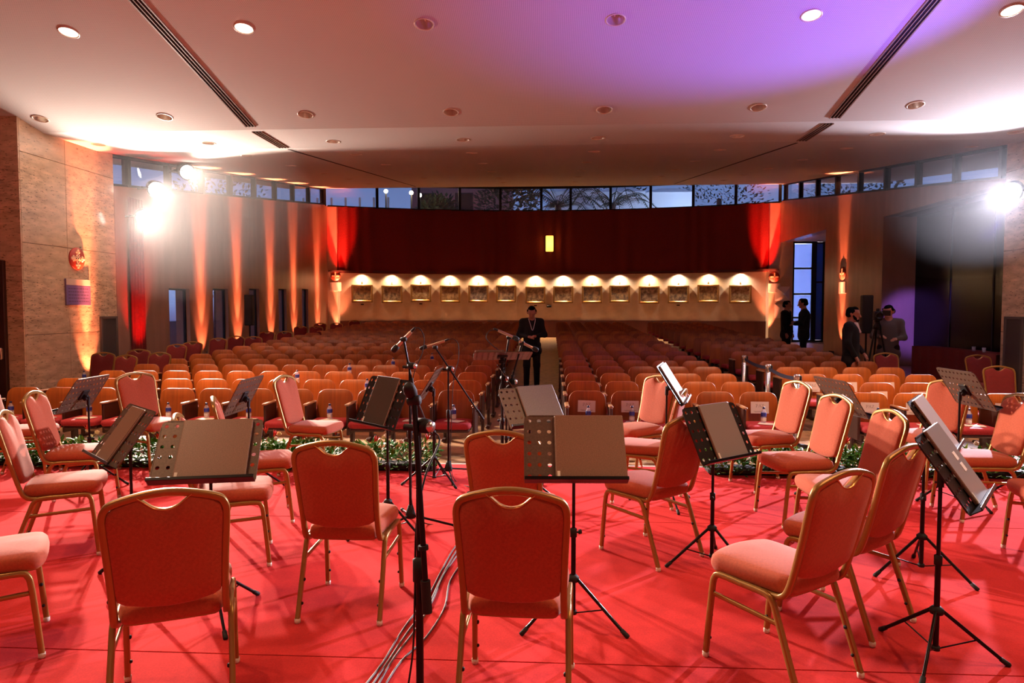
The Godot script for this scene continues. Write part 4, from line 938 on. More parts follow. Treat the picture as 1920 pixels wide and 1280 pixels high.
# ---------------------------------------------------------------- banquet chairs
func banquet_chair(label: String) -> Node3D:
	var t := thing("banquet_chair", label, "chair", Vector3.ZERO, 0.0, "")
	t.set_meta("stem", "banquet_chair")
	var zb := func(y: float) -> float:
		if y < 0.6: return lerpf(-0.176, -0.232, (y - 0.4) / 0.2)
		if y < 0.86: return lerpf(-0.232, -0.296, (y - 0.6) / 0.26)
		return lerpf(-0.296, -0.306, (y - 0.86) / 0.08)
	# seat
	var so := []
	for q in [Vector2(0.205, 0.20), Vector2(0.17, 0.235), Vector2(0.08, 0.250), Vector2(-0.08, 0.250), Vector2(-0.17, 0.235), Vector2(-0.205, 0.20), Vector2(-0.20, 0.05), Vector2(-0.188, -0.10), Vector2(-0.175, -0.165), Vector2(-0.13, -0.19), Vector2(0.13, -0.19), Vector2(0.175, -0.165), Vector2(0.188, -0.10), Vector2(0.20, 0.05)]: so.append(Vector3(q.x, q.y, 0))
	so.append(so[0]); so = catmull(so, 3); so.pop_back()
	var so2 := []
	for q in so: so2.append(Vector2(q.x, q.y))
	var smap := func(x, z, o): return Vector3(x, o + (0.012 * (1.0 - absf(x) / 0.21) if o > 0.455 else 0.0), z)
	var st := new_st(); pillow(st, so2, Vector2(0, 0.03), [[0.0, 0.410], [0.94, 0.410], [0.98, 0.416], [1.0, 0.430], [1.005, 0.445], [0.985, 0.464], [0.93, 0.477], [0.80, 0.484], [0.5, 0.487], [0.0, 0.487]], smap); obj("seat", st, M.fabric, t)
	st = new_st(); pillow(st, so2, Vector2(0, 0.03), [[0.0, 0.405], [0.94, 0.405], [0.96, 0.409], [0.96, 0.419], [0.0, 0.419]], func(x, z, o): return Vector3(x, o, z)); obj("seat_pan", st, M.gold, t)
	# padded back with its hand hole
	var bo := []
	var half := [Vector2(0.0, 0.478), Vector2(0.08, 0.484), Vector2(0.15, 0.500), Vector2(0.176, 0.516), Vector2(0.183, 0.55), Vector2(0.185, 0.62), Vector2(0.189, 0.72), Vector2(0.194, 0.80), Vector2(0.195, 0.846), Vector2(0.185, 0.876), Vector2(0.162, 0.894), Vector2(0.12, 0.909), Vector2(0.083, 0.920), Vector2(0.066, 0.906), Vector2(0.045, 0.888), Vector2(0.022, 0.878), Vector2(0.0, 0.875)]
	for q in half: bo.append(q)
	for i in range(half.size() - 2, 0, -1): bo.append(Vector2(-half[i].x, half[i].y))
	var bmap := func(x, y, o): return Vector3(x, y, zb.call(y) + o - 0.010 * (1.0 - x * x / 0.04))
	st = new_st(); pillow(st, bo, Vector2(0, 0.66), [[0.0, -0.014], [0.6, -0.014], [0.965, -0.012], [1.0, -0.006], [1.0, 0.012], [0.975, 0.024], [0.92, 0.032], [0.75, 0.040], [0.4, 0.043], [0.0, 0.044]], bmap); obj("backrest", st, M.fabric, t)
	# hoop of rectangular tube that runs round the back and forward under the seat
	var hp := [Vector3(0.184, 0.402, 0.12), Vector3(0.188, 0.401, -0.05), Vector3(0.191, 0.402, -0.125), Vector3(0.193, 0.415, -0.163), Vector3(0.193, 0.45, -0.188)]
	for q in [Vector2(0.192, 0.54), Vector2(0.196, 0.66), Vector2(0.201, 0.76), Vector2(0.204, 0.83), Vector2(0.202, 0.865), Vector2(0.189, 0.892), Vector2(0.165, 0.906), Vector2(0.12, 0.920), Vector2(0.06, 0.933)]: hp.append(Vector3(q.x, q.y, zb.call(q.y) - 0.010 * (1.0 - q.x * q.x / 0.04)))
	var full := hp.duplicate(); full.append(Vector3(0, 0.938, zb.call(0.938) - 0.010))
	for i in range(hp.size() - 1, -1, -1): full.append(Vector3(-hp[i].x, hp[i].y, hp[i].z))
	st = new_st(); tube(st, catmull(full, 3), 0.0135, 0.0125, 8, Vector3(1, 0, 0), 0.4); obj("back_frame", st, M.gold, t)
	st = new_st(); var tr := []
	for q in [Vector2(0.090, 0.919), Vector2(0.068, 0.901), Vector2(0.045, 0.881), Vector2(0.022, 0.870), Vector2(0, 0.867), Vector2(-0.022, 0.870), Vector2(-0.045, 0.881), Vector2(-0.068, 0.901), Vector2(-0.090, 0.919)]: tr.append(Vector3(q.x, q.y + 0.006, zb.call(q.y) - 0.008))
	tube(st, catmull(tr, 2), 0.017, 0.003, 6, Vector3(0, 0, 1)); obj("handle_rim", st, M.gold_trim, t)
	for s in [1, -1]:
		for f in [0, 1]:
			var lp := [Vector3(0.216, 0.018, 0.222), Vector3(0.2135, 0.20, 0.205), Vector3(0.2125, 0.345, 0.190), Vector3(0.211, 0.388, 0.178), Vector3(0.209, 0.404, 0.150), Vector3(0.207, 0.404, 0.03)] if f == 0 else [Vector3(0.212, 0.018, -0.263), Vector3(0.211, 0.20, -0.196), Vector3(0.209, 0.345, -0.142), Vector3(0.2085, 0.386, -0.122), Vector3(0.208, 0.404, -0.085), Vector3(0.207, 0.404, 0.034)]
			var pp := []
			for q in lp: pp.append(Vector3(q.x * s, q.y, q.z))
			st = new_st(); tube(st, catmull(pp, 3), 0.0118, 0.0130, 8, Vector3(1, 0, 0), 0.45); var leg := obj("leg", st, M.gold, t)
			st = new_st(); lathe(st, [Vector2(0, 0), Vector2(0.012, 0.0), Vector2(0.0155, 0.006), Vector2(0.0155, 0.024), Vector2(0.011, 0.026)], 10, Transform3D(Basis.IDENTITY, Vector3(pp[0].x, 0, pp[0].z))); obj("glide", st, M.glide, leg)
			st = new_st(); var q0: Vector3 = pp[1]; box(st, q0 + Vector3(-s * 0.013, 0.0, 0), Vector3(0.012, 0.016, 0.016), 0.004); obj("stacking_bumper", st, M.rubber, leg); st = new_st(); box(st, q0 + Vector3(-s * 0.013, -0.11, 0.006 if f == 0 else -0.036), Vector3(0.012, 0.014, 0.014), 0.004); obj("stacking_bumper", st, M.rubber, leg)
		st = new_st(); tube(st, [Vector3(0.2125 * s, 0.310, 0.193), Vector3(0.209 * s, 0.298, -0.158)], 0.007, 0.0105, 8, Vector3(1, 0, 0), 0.6); obj("stretcher", st, M.gold, t)
	return t

func build_stage_chairs():
	var proto: Node3D
	var c := [
		[-1.516, 2.652, 204.3, "large red banquet chair, back to us, before the wide window side music stand"],
		[-0.125, 2.763, 177.4, "red banquet chair seen square from behind beside the tall black microphone stand"],
		[-1.063, 3.601, 179.6, "red banquet chair seen from behind, window side of the tall microphone stand"],
		[-0.189, 3.920, 168.0, "red banquet chair half hidden behind the perforated music stand in the middle"],
		[-2.625, 2.985, 125.0, "salmon seat of a banquet chair cut off at the window edge, closest to us"],
		[-3.214, 4.298, 118.0, "banquet chair turned to the middle, its seat in front of the narrow tilted music stand"],
		[-3.78, 5.25, 108.0, "banquet chair with pale lit back pad, next one behind on the window side"],
		[-4.95, 6.15, 112.0, "banquet chair cut by the window edge, its seat over the flower border"],
		[-3.948, 6.60, 66.0, "banquet chair with pink front of the back showing, before the plywood seats"],
		[-2.206, 5.038, 115.0, "banquet chair seen edge on behind the wide music stand, seat to the middle"],
		[-2.02, 4.20, 112.0, "banquet chair whose seat shows under the wide music stand"],
		[-2.294, 6.50, 84.0, "banquet chair with gold rimmed pink back, directly behind the flower border"],
		[0.845, 6.55, -54.1, "orange lit banquet chair under the white-edged music stand, further of two"],
		[0.80, 5.70, -110.0, "banquet chair with pale pink rear under the white-edged music stand, nearer of two"],
		[0.658, 4.467, -139.6, "dark red banquet chair seen from behind at an angle beside the shiny tilted music stand"],
		[1.946, 6.20, -76.0, "banquet chair with narrow coral back near the belt posts"],
		[1.887, 5.243, -80.0, "orange banquet chair with bright gold frame standing free before the flower border"],
		[1.90, 4.50, -88.0, "tall pink banquet chair back behind the two dark chairs at the alcove side"],
		[1.528, 3.588, -140.4, "dark red banquet chair close behind the large orange seated one at the alcove side"],
		[1.028, 3.060, -144.8, "large banquet chair with broad orange seat, closest on the alcove side"],
		[3.40, 6.35, -68.0, "coral banquet chair behind the high perforated stand at the alcove side"],
		[3.314, 5.417, -92.0, "banquet chair with bright seat behind the sheen-painted folder stand at the alcove edge"],
		[3.22, 4.42, -100.0, "banquet chair of which only a leg and corner show at the alcove edge"],
	]
	for e in c:
		if proto == null: proto = banquet_chair(e[3]); proto.position = P(e[0], 0, e[1]); proto.rotation.y = deg_to_rad(e[2]); proto.set_meta("group", "banquet chairs on the stage")
		else: dup(proto, P(e[0], 0, e[1]), deg_to_rad(e[2]), e[3], "banquet chairs on the stage")
	var h := [[-7.93, 11.45, 4], [-7.28, 11.02, -6], [-7.63, 12.08, 10], [-6.95, 11.49, -3], [-7.6, 13.24, 0], [-7.6, 13.91, 5], [-7.61, 14.97, -4], [-7.48, 15.64, 0], [-6.98, 15.49, 3], [-7.47, 17.4, 0], [-6.98, 17.42, 4], [-7.47, 19.87, 0], [-7.0, 19.9, 3], [-7.5, 21.7, 0], [-7.0, 21.8, -2], [-6.9, 23.6, 0]]
	for i in h.size():
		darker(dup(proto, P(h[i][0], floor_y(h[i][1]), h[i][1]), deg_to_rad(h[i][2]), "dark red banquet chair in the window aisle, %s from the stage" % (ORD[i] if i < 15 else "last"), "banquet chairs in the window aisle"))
	var g := [[5.84, 11.88, 0, "dim banquet chair ending a row below the camera tripod"], [6.45, 9.9, -6, "dim red banquet chair by the draped counter, nearer the stage"], [7.2, 11.57, 0, "dim red banquet chair by the draped counter, further back"]]
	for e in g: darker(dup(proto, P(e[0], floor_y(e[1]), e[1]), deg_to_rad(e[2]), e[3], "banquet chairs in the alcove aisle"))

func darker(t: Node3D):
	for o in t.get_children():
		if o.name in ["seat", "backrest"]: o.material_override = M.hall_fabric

# ---------------------------------------------------------------- music stands
var plate_m: ArrayMesh
var ledge_m: ArrayMesh
var foot_m: ArrayMesh

func plate_mesh() -> ArrayMesh:
	var st := new_st(); st.set_smooth_group(-1)
	var W := 0.50; var H := 0.355; var nx := 10; var ny := 6; var T := 0.0016
	for j in ny:
		for i in nx:
			var u0 := -W / 2 + W * i / nx; var u1 := u0 + W / nx; var v0 := -H / 2 + H * j / ny; var v1 := v0 + H / ny
			var cr := Vector2.ZERO
			if j == ny - 1 and i == 0: cr = Vector2(-1, 1)
			if j == ny - 1 and i == nx - 1: cr = Vector2(1, 1)
			var c := Vector2((u0 + u1) / 2, (v0 + v1) / 2)
			holed(st, u0, u1, v0, v1, c, 0.0105, func(x, y): return Vector3(x, y, T), 12, false, cr)
			holed(st, u0, u1, v0, v1, c, 0.0105, func(x, y): return Vector3(x, y, -T), 12, true, cr)
			for k in 12:
				var a := TAU * k / 12; var b := TAU * (k + 1) / 12
				quad(st, Vector3(c.x + 0.0105 * cos(a), c.y + 0.0105 * sin(a), T), Vector3(c.x + 0.0105 * cos(b), c.y + 0.0105 * sin(b), T), Vector3(c.x + 0.0105 * cos(b), c.y + 0.0105 * sin(b), -T), Vector3(c.x + 0.0105 * cos(a), c.y + 0.0105 * sin(a), -T))
	for s in [-1, 1]: box(st, Vector3(s * W / 2, -0.012, 0.0), Vector3(0.004, H - 0.045, 0.007))
	box(st, Vector3(0, H / 2, 0), Vector3(W - 0.05, 0.004, 0.007))
	return mesh_of(st, M.black_plate_lit)

# e: x, D, height, yaw, tilt, leg angle; fold: [x offset, width, height, shine] or empty
func music_stand(e: Array, label: String, fold: Array, fold_label := ""):
	if plate_m == null:
		plate_m = plate_mesh()
		var ls := new_st(); box(ls, Vector3(0, -0.180, 0.026), Vector3(0.50, 0.005, 0.055), 0.002); box(ls, Vector3(0, -0.174, 0.053), Vector3(0.50, 0.016, 0.004), 0.001); ledge_m = mesh_of(ls, M.black_metal)
		ls = new_st(); lathe(ls, [Vector2(0, -0.022), Vector2(0.011, -0.02), Vector2(0.0125, 0.02), Vector2(0.009, 0.026), Vector2(0, 0.026)], 10); foot_m = mesh_of(ls, M.rubber)
	var yaw := deg_to_rad(e[3]); var tilt := deg_to_rad(e[4])
	var pb := Basis(Vector3.UP, yaw) * Basis(Vector3.RIGHT, -tilt); var pc := P(e[0], e[2], e[1])
	var nrm := pb.z; var hub := Vector3(pc.x, 0, pc.z) - Vector3(nrm.x, 0, nrm.z) * 0.045
	var t := thing("music_stand", label, "music stand", hub, 0.0, "black music stands on the stage")
	var top: float = e[2] - 0.03 - 0.02 * nrm.y
	var mid := top * 0.55
	var st := new_st(); rod(st, Vector3(0, 0.055, 0), Vector3(0, mid, 0), 0.0125, 10); obj("lower_pole", st, M.black_metal, t)
	st = new_st(); rod(st, Vector3(0, mid - 0.02, 0), Vector3(0, top, 0), 0.0085, 10); obj("upper_pole", st, M.black_metal, t)
	st = new_st(); lathe(st, [Vector2(0, mid - 0.03), Vector2(0.017, mid - 0.03), Vector2(0.017, mid + 0.012), Vector2(0.010, mid + 0.016)], 12); obj("collar", st, M.rubber, t)
	var ka := deg_to_rad(e[5] + 60.0)
	st = new_st(); rod(st, Vector3(0.012 * cos(ka), mid - 0.01, -0.012 * sin(ka)), Vector3(0.036 * cos(ka), mid - 0.01, -0.036 * sin(ka)), 0.005, 6); lathe(st, [Vector2(0, 0), Vector2(0.012, 0.002), Vector2(0.012, 0.014), Vector2(0, 0.016)], 8, aim(Vector3(0.03 * cos(ka), mid - 0.01, -0.03 * sin(ka)), Vector3(cos(ka), 0, -sin(ka)))); obj("knob", st, M.rubber, t)
	st = new_st(); lathe(st, [Vector2(0, 0.215), Vector2(0.028, 0.217), Vector2(0.030, 0.238), Vector2(0.016, 0.252), Vector2(0.012, 0.252)], 12); obj("hub", st, M.rubber, t)
	st = new_st(); lathe(st, [Vector2(0, 0.045), Vector2(0.018, 0.047), Vector2(0.018, 0.066), Vector2(0, 0.068)], 10); obj("lower_hub", st, M.rubber, t)
	for k in 3:
		var a := deg_to_rad(e[5] + 120.0 * k); var dv := Vector3(cos(a), 0, -sin(a))
		st = new_st(); tube(st, [dv * 0.026 + Vector3.UP * 0.228, dv * 0.285 + Vector3.UP * 0.016], 0.0085, 0.007, 8, Vector3.UP, 0.7); var leg := obj("leg", st, M.black_metal, t)
		var f := put("rubber_foot", foot_m, leg); f.transform = aim(dv * 0.283 + Vector3.UP * 0.0185, (dv * 0.259 - Vector3.UP * 0.2).normalized() + Vector3.UP * 0.02)
		st = new_st(); rod(st, dv * 0.016 + Vector3.UP * 0.056, dv * 0.168 + Vector3.UP * 0.108, 0.0038, 6); obj("brace", st, M.black_metal, t)
	var desk := put("desk", plate_m, t); desk.transform = Transform3D(pb, pc - hub)
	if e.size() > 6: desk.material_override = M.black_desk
	put("ledge", ledge_m, desk)
	st = new_st(); box(st, Vector3(0, -0.01, -0.008), Vector3(0.09, 0.10, 0.012), 0.003); box(st, Vector3(0, -0.02, -0.028), Vector3(0.035, 0.05, 0.035), 0.006); lathe(st, [Vector2(0, -0.03), Vector2(0.016, -0.03), Vector2(0.016, 0.03), Vector2(0, 0.03)], 12, Transform3D(Basis(Vector3.FORWARD, PI / 2), Vector3(0, -0.025, -0.045))); obj("bracket", st, M.rubber, desk)
	st = new_st(); rod(st, Vector3(0, top - 0.06, 0), Vector3(0, top + 0.01, 0), 0.014, 10); obj("swivel", st, M.rubber, t)
	if fold.size() > 0:
		var fo := thing("music_folder", fold_label, "folder", pc + pb * Vector3(fold[0], -0.178 + fold[2] / 2, 0.0045), 0.0, "black music folders on stands"); fo.transform.basis = pb
		st = new_st(); slab(st, round_rect(fold[1], fold[2], 0.008, 3), 0.006, func(x, y, o): return Vector3(x, y, o), 0.002); obj("back_cover", st, M.leather_lit, fo)
		st = new_st(); box(st, Vector3(0.004, 0, 0.009), Vector3(fold[1] - 0.02, fold[2] - 0.02, 0.006)); obj("pages", st, M.paper, fo)
		st = new_st(); slab(st, round_rect(fold[1], fold[2], 0.008, 3), 0.004, func(x, y, o): return Vector3(x, y, 0.012 + o), 0.0015); obj("front_cover", st, fold[3], fo)
		st = new_st(); tube(st, [Vector3(-fold[1] / 2, -fold[2] / 2 + 0.004, 0.008), Vector3(-fold[1] / 2, fold[2] / 2 - 0.004, 0.008)], 0.008, 0.004, 8, Vector3(0, 0, 1)); obj("spine", st, M.leather_lit, fo)
		st = new_st(); box(st, Vector3(-fold[1] / 2 + 0.012, -fold[2] / 2 + 0.03, 0.0165), Vector3(0.014, 0.042, 0.001)); obj("label_tab", st, M.paper, fo)
		if fold.size() > 4:
			for k in 2:
				st = new_st(); box(st, Vector3(0.03, 0.02 - 0.055 * k, 0.0165), Vector3(0.05, 0.04, 0.001)); obj("sticker", st, M.paper, fo)

func build_stands():
	var shiny := tri_mat(mottled(14, 128, Color(0.44, 0.42, 0.43), 0.22, 0.16, 0.15), 0.34, Vector3.ONE * 6, false)  # lighter than the black covers: sheen put into the colour
	var silver := flat(Color(0.80, 0.80, 0.82), 0.3, 0.25)  # pale colour stands in for the lamps' glossy reflection on the covers
	var L: Material = M.leather_lit
	music_stand([-4.140, 5.836, 0.843, 273.9, 33.0, 20.0], "music stand seen from behind over the flower border at the window side", [], "")
	music_stand([-2.452, 3.775, 0.877, 318.3, 36.7, 159.0], "steeply angled music stand with a narrow looking folder, window side", [0.0, 0.22, 0.345, L], "black folder on the steeply angled stand at the window side")
	music_stand([-1.732, 3.354, 0.877, 12.2, 40.2, 67.0], "wide music stand behind the chair closest on the window side", [0.032, 0.34, 0.352, L], "large black folder on the wide stand at the window side")
	music_stand([-2.671, 5.815, 0.839, 271.2, 28.1, 35.0], "music stand seen from behind before the plywood seats, beside an edge-on chair", [], "")
	music_stand([-1.168, 4.700, 0.945, 316.7, 24.0, 95.0, 1], "music stand with two columns of holes beside the tall microphone stand", [0.0, 0.27, 0.36, M.leather_unlit], "coarse black folder on the stand beside the tall microphone stand")
	music_stand([-1.09, 6.15, 0.90, 270.0, 32.0, 80.0], "thin edge-on music stand behind the tall microphone stand", [], "")
	music_stand([-0.135, 5.360, 0.825, 31.7, 37.9, 30.0], "grey lit music stand half hidden behind the middle perforated one", [0.08, 0.33, 0.36, shiny], "shiny grained folder on the grey lit stand in the middle")
	music_stand([-0.33, 5.82, 0.95, 98.0, 34.0, 10.0], "music stand of which only a brown top corner shows in the middle", [], "")
	music_stand([0.127, 3.383, 0.905, 2.7, 34.7, -30.0], "upright music stand facing us with three columns of holes, middle of the stage", [0.077, 0.345, 0.35, L], "plain dark folder on the middle stand that faces us")
	music_stand([1.043, 4.231, 0.839, 38.4, 27.8, 192.0, 1], "shiny tilted music stand on a tripod beside the free chairs", [0.03, 0.28, 0.36, flat(Color(0.60, 0.59, 0.58), 0.3, 0.3)], "folder with a silver glint in its colour on the tilted stand")  # cover colour lightened to hold its silver sheen
	music_stand([2.414, 5.793, 0.868, 99.1, 32.6, 30.0], "perforated stand seen from behind above the orange chair", [], "")
	music_stand([3.383, 5.732, 0.950, 91.7, 31.9, 50.0], "high perforated stand seen from behind at the alcove side", [], "")
	music_stand([1.790, 3.118, 0.899, 52.6, 35.2, -8.0, 1], "music stand with a sheen-painted grey folder closest on the alcove side", [0.07, 0.30, 0.36, flat(Color(0.62, 0.62, 0.64), 0.3, 0.25), 1], "grey folder, lamp sheen in its colour, with two white stickers on the closest alcove stand")  # grey cover lightened to hold the lamp's reflection
	music_stand([0.992, 5.578, 0.996, 74.8, 32.3, 40.0, 1], "white-edged music stand standing high over two chairs", [0.02, 0.40, 0.345, silver], "gleam-painted white folder on the high stand over two chairs")
	music_stand([2.270, 4.15, 0.915, 55.3, 34.8, 190.0, 1], "second music stand with gleam-painted folder just beyond the sheen-painted one", [0.04, 0.36, 0.35, silver], "gleam-painted folder on the second stand at the alcove side")
	music_stand([-0.41, 5.95, 1.185, 188.0, 75.0, 100.0], "nearly flat music stand before the standing man", [0.12, 0.25, 0.345, L], "brown lit folder on the nearly flat stand")
	music_stand([4.16, 5.95, 1.10, 55.0, 40.0, 20.0], "stand whose white lit corner enters at the alcove edge", [0.0, 0.40, 0.345, silver], "gleam-painted white folder at the alcove edge")

# ---------------------------------------------------------------- microphones
func tripod(t: Node3D, h: float, lean: float, spread: float, pole_r := 0.011):
	var st := new_st(); rod(st, Vector3(0, 0.10, 0), Vector3(0, h * 0.62, 0), pole_r, 10); obj("lower_pole", st, M.black_metal, t)
	st = new_st(); rod(st, Vector3(0, h * 0.6, 0), Vector3(0, h, 0), pole_r * 0.72, 10); obj("upper_pole", st, M.black_metal, t)
	st = new_st(); lathe(st, [Vector2(0, h * 0.6 - 0.055), Vector2(pole_r * 1.7, h * 0.6 - 0.055), Vector2(pole_r * 1.7, h * 0.6 + 0.02), Vector2(pole_r * 0.8, h * 0.6 + 0.03)], 12); obj("clutch", st, M.rubber, t)
	st = new_st(); lathe(st, [Vector2(0, 0.05), Vector2(0.035, 0.055), Vector2(0.038, 0.085), Vector2(0.018, 0.15), Vector2(0.012, 0.15)], 12); obj("hub", st, M.rubber, t)
	for k in 3:
		var a := deg_to_rad(lean + 120.0 * k); var dv := Vector3(cos(a), 0, -sin(a))
		st = new_st(); rod(st, dv * 0.02 + Vector3.UP * 0.075, dv * spread + Vector3.UP * 0.014, 0.0085, 8); var leg := obj("leg", st, M.black_metal, t)
		st = new_st(); lathe(st, [Vector2(0, -0.035), Vector2(0.013, -0.033), Vector2(0.013, 0.025), Vector2(0, 0.027)], 10, aim(dv * spread + Vector3.UP * 0.0145, dv * spread + Vector3.DOWN * 0.06)); obj("rubber_foot", st, M.rubber, leg)

func mic_stand(at: Vector3, h: float, lean: float, spread: float, b0: Vector3, b1: Vector3, label: String, r := 0.011) -> Node3D:
	var t := thing("microphone_stand", label, "microphone stand", at, 0.0, "microphone stands on the stage")
	tripod(t, h, lean, spread, r)
	var c := Vector3(0, h + 0.012, 0); var st := new_st()
	lathe(st, [Vector2(0, -0.028), Vector2(0.024, -0.026), Vector2(0.026, 0.0), Vector2(0.024, 0.026), Vector2(0, 0.028)], 14, aim(c + Vector3(0.018, 0, 0.012), Vector3(0.8, 0, 0.6))); obj("clamp", st, M.rubber, t)
	st = new_st(); lathe(st, [Vector2(0, 0), Vector2(0.019, 0.003), Vector2(0.019, 0.012), Vector2(0, 0.014)], 12, aim(c + Vector3(0.042, 0, 0.03), Vector3(0.8, 0, 0.6))); obj("clamp_cap", st, M.chrome, t)
	st = new_st(); rod(st, c + Vector3(-0.012, -0.01, 0), c + Vector3(-0.05, -0.01, -0.01), 0.012, 8); obj("wing_knob", st, M.rubber, t)
	st = new_st(); rod(st, b0 - at, b1 - at, r * 0.75, 8); obj("boom", st, M.black_metal, t)
	st = new_st(); var dv := (b0 - b1).normalized(); rod(st, b0 - at + dv * 0.06, b0 - at - dv * 0.05, r * 1.25, 10); obj("counterweight", st, M.rubber, t); st = new_st(); rod(st, b0 - at - dv * 0.17, b0 - at - dv * 0.155, r * 1.3, 10); obj("boom_collar", st, M.rubber, t)
	st = new_st(); lathe(st, [Vector2(0.0, -0.022), Vector2(0.017, -0.02), Vector2(0.017, 0.02), Vector2(0, 0.022)], 10, aim(b1 - at, Vector3(0.9, 0.1, 0.3))); obj("mic_clip", st, M.rubber, t)
	return t

func microphone(tail: Vector3, tip: Vector3, label: String, body: Material, r := 0.0115):
	var t := thing("microphone", label, "microphone", tail)
	var ln := (tip - tail).length(); var xf := aim(Vector3.ZERO, tip - tail)
	var st := new_st(); lathe(st, [Vector2(0, 0), Vector2(r * 0.85, 0.0), Vector2(r, 0.01), Vector2(r, ln * 0.72), Vector2(r * 0.9, ln * 0.74), Vector2(0, ln * 0.74)], 12, xf); obj("mic_body", st, body, t)
	st = new_st(); lathe(st, [Vector2(0, ln * 0.70), Vector2(r * 1.5, ln * 0.72), Vector2(r * 1.75, ln * 0.82), Vector2(r * 1.7, ln * 0.94), Vector2(r * 1.1, ln), Vector2(0, ln * 1.01)], 14, xf); obj("windscreen", st, M.rubber, t)
	st = new_st(); lathe(st, [Vector2(0, -0.045), Vector2(0.006, -0.044), Vector2(0.0095, -0.03), Vector2(0.0095, 0.003), Vector2(0, 0.004)], 10, xf); obj("connector", st, M.rubber, t)

func cord(called: String, pts: Array, r: float, mat: Material, label: String, group := ""):
	var st := new_st(); tube(st, catmull(pts, 5), r, r, 6, Vector3.UP); var o := obj(called, st, mat); tag(o, label, "cable", group)

func build_microphones():
	var silver := flat(Color(0.72, 0.62, 0.54), 0.28, 0.8)
	# the tall stand close to us; its boom hangs along the pole
	var at := P(-0.447, 0, 2.30)
	mic_stand(at, 1.19, 250.0, 0.36, P(-0.414, 0.63, 2.25), P(-0.455, 1.29, 2.27), "tall black microphone stand closest to us, its boom folded down along the pole", 0.0135)
	microphone(P(-0.452, 1.19, 2.42), P(-0.468, 1.345, 2.235), "black microphone with round foam ball on the tallest stand", M.black_metal, 0.0125)
	cord("microphone_cable", [P(-0.45, 1.17, 2.44), P(-0.40, 1.12, 2.46), P(-0.43, 1.02, 2.34), P(-0.458, 0.85, 2.31), P(-0.463, 0.62, 2.30), P(-0.468, 0.42, 2.285), P(-0.49, 0.25, 2.27), P(-0.50, 0.1, 2.25), P(-0.52, 0.006, 2.1), P(-0.6, 0.005, 1.6)], 0.0035, M.rubber, "thin black cable hanging down the tallest microphone stand")
	at = P(-1.02, 0, 4.93)
	mic_stand(at, 1.17, 352.0, 0.36, P(-1.00, 1.04, 4.93), P(-1.062, 1.375, 4.93), "microphone stand with steep boom and silver microphone, window side of the pair")
	microphone(P(-1.01, 1.43, 4.95), P(-1.146, 1.285, 4.93), "silver microphone pointing down to the window side, steeper of the pair", silver, 0.013)
	cord("microphone_cable", [P(-0.985, 1.46, 4.95), P(-0.945, 1.45, 4.95), P(-0.915, 1.38, 4.95), P(-0.93, 1.27, 4.95), P(-0.985, 1.14, 4.94), P(-1.0, 1.0, 4.93), P(-1.01, 0.6, 4.91), P(-1.0, 0.15, 4.9), P(-0.9, 0.005, 4.95), P(-0.6, 0.005, 4.99)], 0.0035, M.rubber, "thin cable looping from the steep silver microphone")
	at = P(-0.955, 0, 6.40)
	mic_stand(at, 1.02, 285.0, 0.33, P(-0.652, 0.60, 6.38), P(-1.078, 1.232, 6.40), "microphone stand with a long slanting boom behind the pair")
	microphone(P(-0.985, 1.296, 6.40), P(-1.225, 1.218, 6.40), "slim pale microphone on the long slanting boom", silver, 0.011)
	cord("microphone_cable", [P(-0.95, 1.305, 6.40), P(-0.90, 1.31, 6.40), P(-0.855, 1.25, 6.40), P(-0.86, 1.10, 6.40), P(-0.90, 0.95, 6.39), P(-0.92, 0.6, 6.38), P(-0.93, 0.2, 6.36), P(-0.88, 0.01, 6.25), P(-0.7, 0.005, 6.0)], 0.0035, M.rubber, "thin cable looping from the slim pale microphone")
	at = P(-0.42, 0, 6.02)
	mic_stand(at, 0.97, 100.0, 0.34, P(-0.43, 0.88, 6.02), P(-0.355, 1.345, 6.02), "microphone stand with upright boom before the flat music stand")
	microphone(P(-0.452, 1.405, 6.02), P(-0.268, 1.325, 5.99), "gold lit microphone on the upright boom, higher of two", silver, 0.012)
	cord("microphone_cable", [P(-0.48, 1.41, 6.02), P(-0.53, 1.40, 6.02), P(-0.56, 1.34, 6.02), P(-0.50, 1.27, 6.02), P(-0.42, 1.20, 6.01), P(-0.41, 1.05, 6.01), P(-0.42, 0.6, 5.99), P(-0.42, 0.1, 5.98), P(-0.5, 0.005, 5.9)], 0.0035, M.rubber, "thin cable looping back from the higher gold lit microphone")
	at = P(-0.335, 0, 5.90)
	mic_stand(at, 0.955, 40.0, 0.34, P(-0.36, 0.86, 5.88), P(-0.235, 1.30, 5.88), "microphone stand with a bright slanting boom before the standing man")
	microphone(P(-0.262, 1.318, 5.88), P(-0.095, 1.238, 5.86), "copper lit microphone, lower of two by the standing man", silver, 0.012)
	# cables across the carpet
	var grey := flat(Color(0.36, 0.30, 0.30), 0.5)
	var runs := [
		[[-0.47, 5.0], [-0.54, 4.30], [-0.57, 3.90], [-0.555, 3.55], [-0.60, 3.22], [-0.66, 2.98], [-0.70, 2.7], [-0.75, 2.3], [-0.78, 1.8]],
		[[-0.52, 5.0], [-0.575, 4.45], [-0.62, 4.0], [-0.64, 3.62], [-0.66, 3.3], [-0.70, 3.0], [-0.735, 2.72], [-0.79, 2.3], [-0.82, 1.8]],
		[[-0.54, 5.02], [-0.60, 4.40], [-0.635, 3.95], [-0.655, 3.58], [-0.69, 3.25], [-0.725, 2.98], [-0.765, 2.70], [-0.82, 2.3], [-0.86, 1.8]],
		[[-0.56, 5.04], [-0.625, 4.42], [-0.66, 4.02], [-0.67, 3.7], [-0.715, 3.3], [-0.755, 2.95], [-0.795, 2.68], [-0.85, 2.3], [-0.90, 1.8]],
	]
